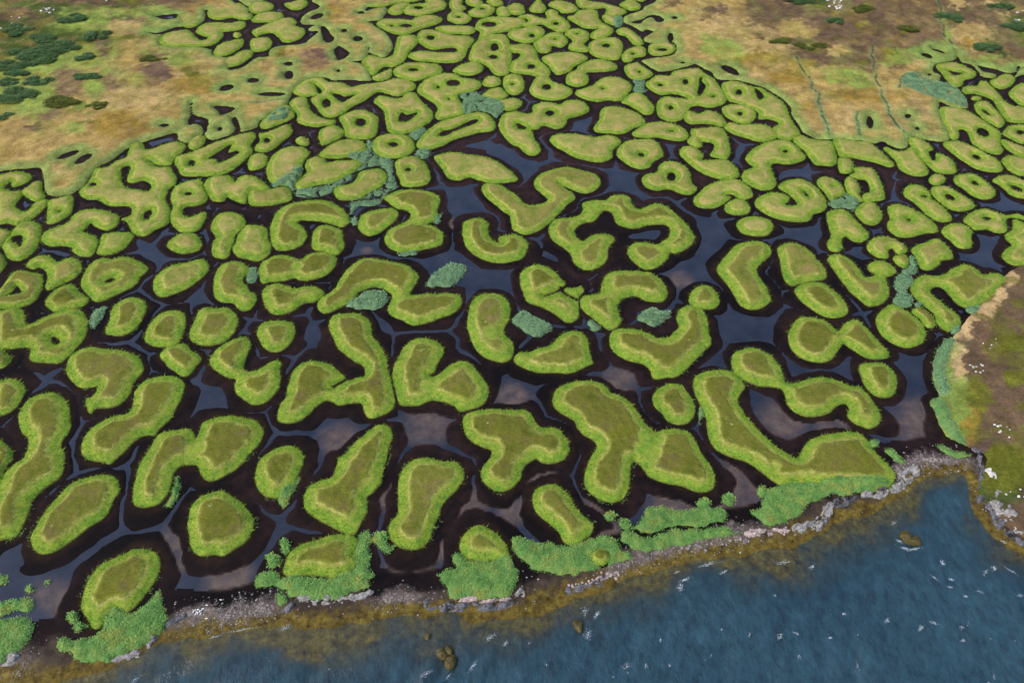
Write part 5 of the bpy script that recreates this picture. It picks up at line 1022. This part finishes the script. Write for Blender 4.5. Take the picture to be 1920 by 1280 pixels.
for px_, s, lab in [((828, 1222), 2.0, 'yellow-brown seaweed-covered rock awash at the bottom, left one'), ((846, 1238), 2.3, 'yellow-brown seaweed-covered rock awash at the bottom, lower one'), ((842, 1215), 1.5, 'yellow-brown seaweed-covered rock awash at the bottom, upper right one'), ((1085, 1171), 2.0, 'slanted seaweed-covered rock awash below the turf ring'), ((1703, 1004), 2.6, 'seaweed-covered rock awash in the cove mouth, left half'), ((1718, 1010), 2.2, 'seaweed-covered rock awash in the cove mouth, right half'), ((802, 1190), 1.2, 'small round rock awash off the muddy outlet')]:
    boulder(px_, s, 'y', lab, None, 'seaweed_rock', .02, -.6)

# pebbles: countless stones of the beach
n = 5600; t = rng.random(n)*(len(wl)-2); i = t.astype(int); P = wl[i]+(wl[i+1]-wl[i])*(t-i)[:, None]
tg = wl[i+1]-wl[i]; tg /= np.linalg.norm(tg, axis=1)[:, None]+1e-9; nr = np.stack([-tg[:, 1], tg[:, 0]], -1)
P = P+nr*np.abs(rng.normal(2.4, 1.5, n))[:, None]
pz, pd, ps = ground_z(P[:, 0], P[:, 1]); k = (ps > .2) & (ps < 6) & (pd > .3) & (rng.random(n) < .12+.88*np.clip(1.4*blobs(P[:, 0], P[:, 1], SHING), 0, 1)); P = P[k]; pz = pz[k]; n = len(P)
oc = np.array([[1, 0, 0], [0, 1, 0], [-1, 0, 0], [0, -1, 0], [0, 0, .7], [0, 0, -.7]]); of = np.array([[0, 1, 4], [1, 2, 4], [2, 3, 4], [3, 0, 4], [1, 0, 5], [2, 1, 5], [3, 2, 5], [0, 3, 5]])
sz_ = rng.uniform(.04, .11, n)*rng.choice([1, 1, 1.9], n)
V = (oc[None]*sz_[:, None, None]*rng.uniform(.7, 1.3, (n, 6, 1))+np.column_stack([P, pz])[:, None]).reshape(-1, 3)
mp_ = NT('pebbles'); c_ = mp_.ramp(mp_.noise(1.7, 2), [(.3, (.06, .05, .047)), (.52, (.15, .135, .13)), (.72, (.38, .36, .35))])
tag(mesh_obj('pebbles', V, (of[None]+6*np.arange(n)[:, None, None]).reshape(-1, 3), mp_.done(mp_.princ(c_, .8, .2))), 'grey and white pebbles strewn along the beach', 'pebbles', kind='stuff')

# loose tufts and drifted leaves lying in the mud along the island edges
n = 60000; P = px2g(np.stack([rng.uniform(-60, 1980, n), rng.uniform(330, 1120, n)], -1)); dd = samp(D1, P[:, 0], P[:, 1]); ss = -samp(DS, P[:, 0], P[:, 1])
cl = fbm(P[:, 0], P[:, 1], 7, 5); k = (dd > .1) & (dd < .5) & (ss > 2) & (cl > .66); P = P[k]; P = np.repeat(P, 4, 0)+rng.normal(0, .11, (len(P)*4, 2)); pz = ground_z(P[:, 0], P[:, 1])[0]
V, F = leaves(P, np.maximum(pz, 0)+.03, .17, .5)
tag(mesh_obj('mud_tufts', V, F, M_reed, None, dict(var=np.repeat(rng.normal(.1, .3, len(P)), 4), tone=np.full(len(V), .3))), 'tiny pale green tufts and leaves lying in the mud beside the islands', 'tufts', kind='stuff')

# whitecaps and wash
def foam(spots):
    Vs, Fs = [], []; b = 0
    for x, y, L, wd, ang, n in spots:
        n = max(4, int(n*1.0)); wd *= .9; L *= .85
        g = px2g(np.array([x, y], float)); a = R(ang)
        u = rng.normal(0, .5, n)*L; v = rng.normal(0, .4, n)*wd+.25*np.sin(u*2.1)*wd
        X = g[0]+u*math.cos(a)-v*math.sin(a); Y = g[1]+u*math.sin(a)+v*math.cos(a)
        n0 = n; r = rng.uniform(.012, .032, n)*(1.4-np.minimum(1, np.abs(u)/L))
        th = np.arange(6)/6*2*math.pi
        px_ = X[:, None]+r[:, None]*np.cos(th)*rng.uniform(.6, 1.6, (n, 6)); py_ = Y[:, None]+r[:, None]*np.sin(th)*rng.uniform(.6, 1.4, (n, 6))
        Z = np.full((n, 6), -.6)+.10+rng.uniform(0, .08, (n, 1))+(sampz(X, Y))[:, None]
        ring = np.stack([px_, py_, Z-.05], -1); top = np.stack([X, Y, Z[:, 0]+r*.5], -1)[:, None]
        Vs.append(np.concatenate([ring, top], 1).reshape(-1, 3))
        Fs.append((np.array([[q, (q+1) % 6, 6] for q in range(6)])[None]+7*np.arange(n)[:, None, None]).reshape(-1, 3)+b); b += 7*n
    return np.vstack(Vs), np.vstack(Fs)
def sampz(x, y):
    i = np.clip(((x-sx[0])/.5).astype(int), 0, len(sx)-1); j = np.clip(((y-sy[0])/.45).astype(int), 0, len(sy)-1); return sz[j, i]
caps = [(1285,1083,1.6,.3,22,90),(1277,1097,1.0,.8,20,120),(1358,1069,1.1,.25,22,60),(1270,1069,1,.2,15,40),(1330,1054,2.6,.35,12,110),(1097,1142,1.0,.8,45,80),(1120,1148,1.4,.3,45,100),(1103,1186,1.2,.8,35,110),(920,1191,1.6,.5,25,90),(948,1203,.8,.3,30,60),(1470,1051,2.0,.4,0,90),(1525,1058,1.0,.4,30,70),(1678,977,.7,.4,30,30),(1700,1025,1.2,.3,-20,80),(1718,1024,1.5,.2,5,80),(1688,1012,.8,.3,-40,50),(1770,1052,.7,.5,60,70),(1753,1079,.8,.2,-60,40),(1786,1082,.6,.25,-30,40),(1785,1097,.5,.2,-20,25),(1868,1061,.7,.5,40,70),(1850,1070,1.4,.3,30,40),(1898,1065,1.4,.2,-55,50),(1886,1012,.9,.3,-35,50),(1813,1114,.5,.3,0,35),(1584,1147,.5,.3,-30,35),(1464,1188,1.0,.5,10,70),(1494,1183,.7,.2,-30,30),(1558,1193,.6,.2,0,25),(1666,1160,.8,.3,20,45),(1728,1175,.9,.3,30,60),(1755,1164,1.2,.3,-20,55),(1806,1174,.6,.5,0,25),(1808,1198,.7,.3,10,25),(1455,1112,.3,.3,0,14),(1175,1245,1.0,.6,10,60),(1213,1244,.6,.4,0,25),(1257,1243,.4,.3,70,20),(1407,1187,.6,.2,50,20),(1239,1196,.4,.2,70,20),(1150,1266,.3,.2,0,8),(800,1260,1.5,.4,20,90),(840,1263,.9,.3,40,70),(885,1248,1.6,.3,50,90),(843,1245,.8,.2,60,40),(825,1218,.9,.3,0,50),(535,1172,1.6,.5,15,80),(452,1177,4.5,.14,11,150),(400,1190,2,.15,12,60),(250,1272,1.6,.4,35,60),(1500,1228,.5,.4,30,22),(1613,1244,.9,.5,60,30),(1867,1266,.5,.2,70,14),(1857,1276,.2,.2,0,10),(1355,1176,.25,.25,0,14),(993,1200,.4,.4,0,15),(1025,1243,.25,.25,0,10),(616,1252,.2,.2,0,8),(1838,1106,1.0,.2,-20,25),(1915,1113,.6,.3,-10,25)]
for k in range(14):
    x, y = rng.uniform(980, 1915), rng.uniform(1090, 1275)
    if y > 1500-.36*x-0 and y > 1690-.38*x: caps.append((x, y, rng.uniform(.2, .6), .08, rng.uniform(-20, 60), int(rng.integers(4, 10))))
V, F = foam(caps)
tag(mesh_obj('sea_foam', V, F, M_foam), 'white foam flecks of breaking waves on the blue sea', 'foam', kind='stuff')

# gulls resting on the shingle
def ellipsoid(c, r, n=8, m=5):
    V = []; F = []
    for i in range(m+1):
        p = math.pi*i/m
        for j in range(n): q = 2*math.pi*j/n; V.append([c[0]+r[0]*math.sin(p)*math.cos(q), c[1]+r[1]*math.sin(p)*math.sin(q), c[2]+r[2]*math.cos(p)])
    for i in range(m):
        for j in range(n): F.append([i*n+j, i*n+(j+1) % n, (i+1)*n+(j+1) % n, (i+1)*n+j])
    return np.array(V), np.array(F)
def join(parts):
    Vs, Fs, b = [], [], 0
    for v, f in parts: Vs.append(v); Fs.append(f+b); b += len(v)
    return np.vstack(Vs), np.vstack(Fs)
gull0 = None
def gull(px_):
    global gull0
    g = px2g(np.array(px_, float)); z = meadow_z(g)
    if gull0 is None:
        r = empty('gull', (0, 0, 0)); kids = []
        v, f = join([ellipsoid((0, 0, .17), (.24, .11, .10)), ellipsoid((.22, 0, .28), (.075, .065, .07)), ellipsoid((.17, 0, .23), (.07, .06, .09)), ellipsoid((-.26, 0, .19), (.12, .06, .025))])
        mesh_obj('body', v, f, M_gull, r, shade=True)
        for s in (-1, 1):
            v, f = ellipsoid((-.06, s*.085, .20), (.24, .035, .075)); mesh_obj('wing', v, f, M_gullw, r, shade=True)
        v, f = ellipsoid((.31, 0, .27), (.05, .015, .018)); mesh_obj('beak', v, f, M_beak, r)
        for s in (-1, 1):
            v, f = ellipsoid((.0, s*.04, .05), (.012, .012, .06)); mesh_obj('leg', v, f, M_beak, r)
        gull0 = r
    else:
        r = gull0.copy(); COL.objects.link(r)
        for ch in gull0.children: c = ch.copy(); COL.objects.link(c); c.parent = r
    r.scale = (.6, .6, .6); r.location = (g[0], g[1], z); r.rotation_euler = (0, 0, rng.random()*6.28)
    tag(r, 'white gull resting on the grey shingle near the mud outlet', 'gull', 'gulls on the shingle')
for q in [(363, 1146), (366, 1144), (369, 1147), (372, 1143), (375, 1146), (378, 1144), (371, 1149), (367, 1150), (381, 1141), (376, 1150), (388, 1135), (415, 1126), (387, 1158)]: gull(q)
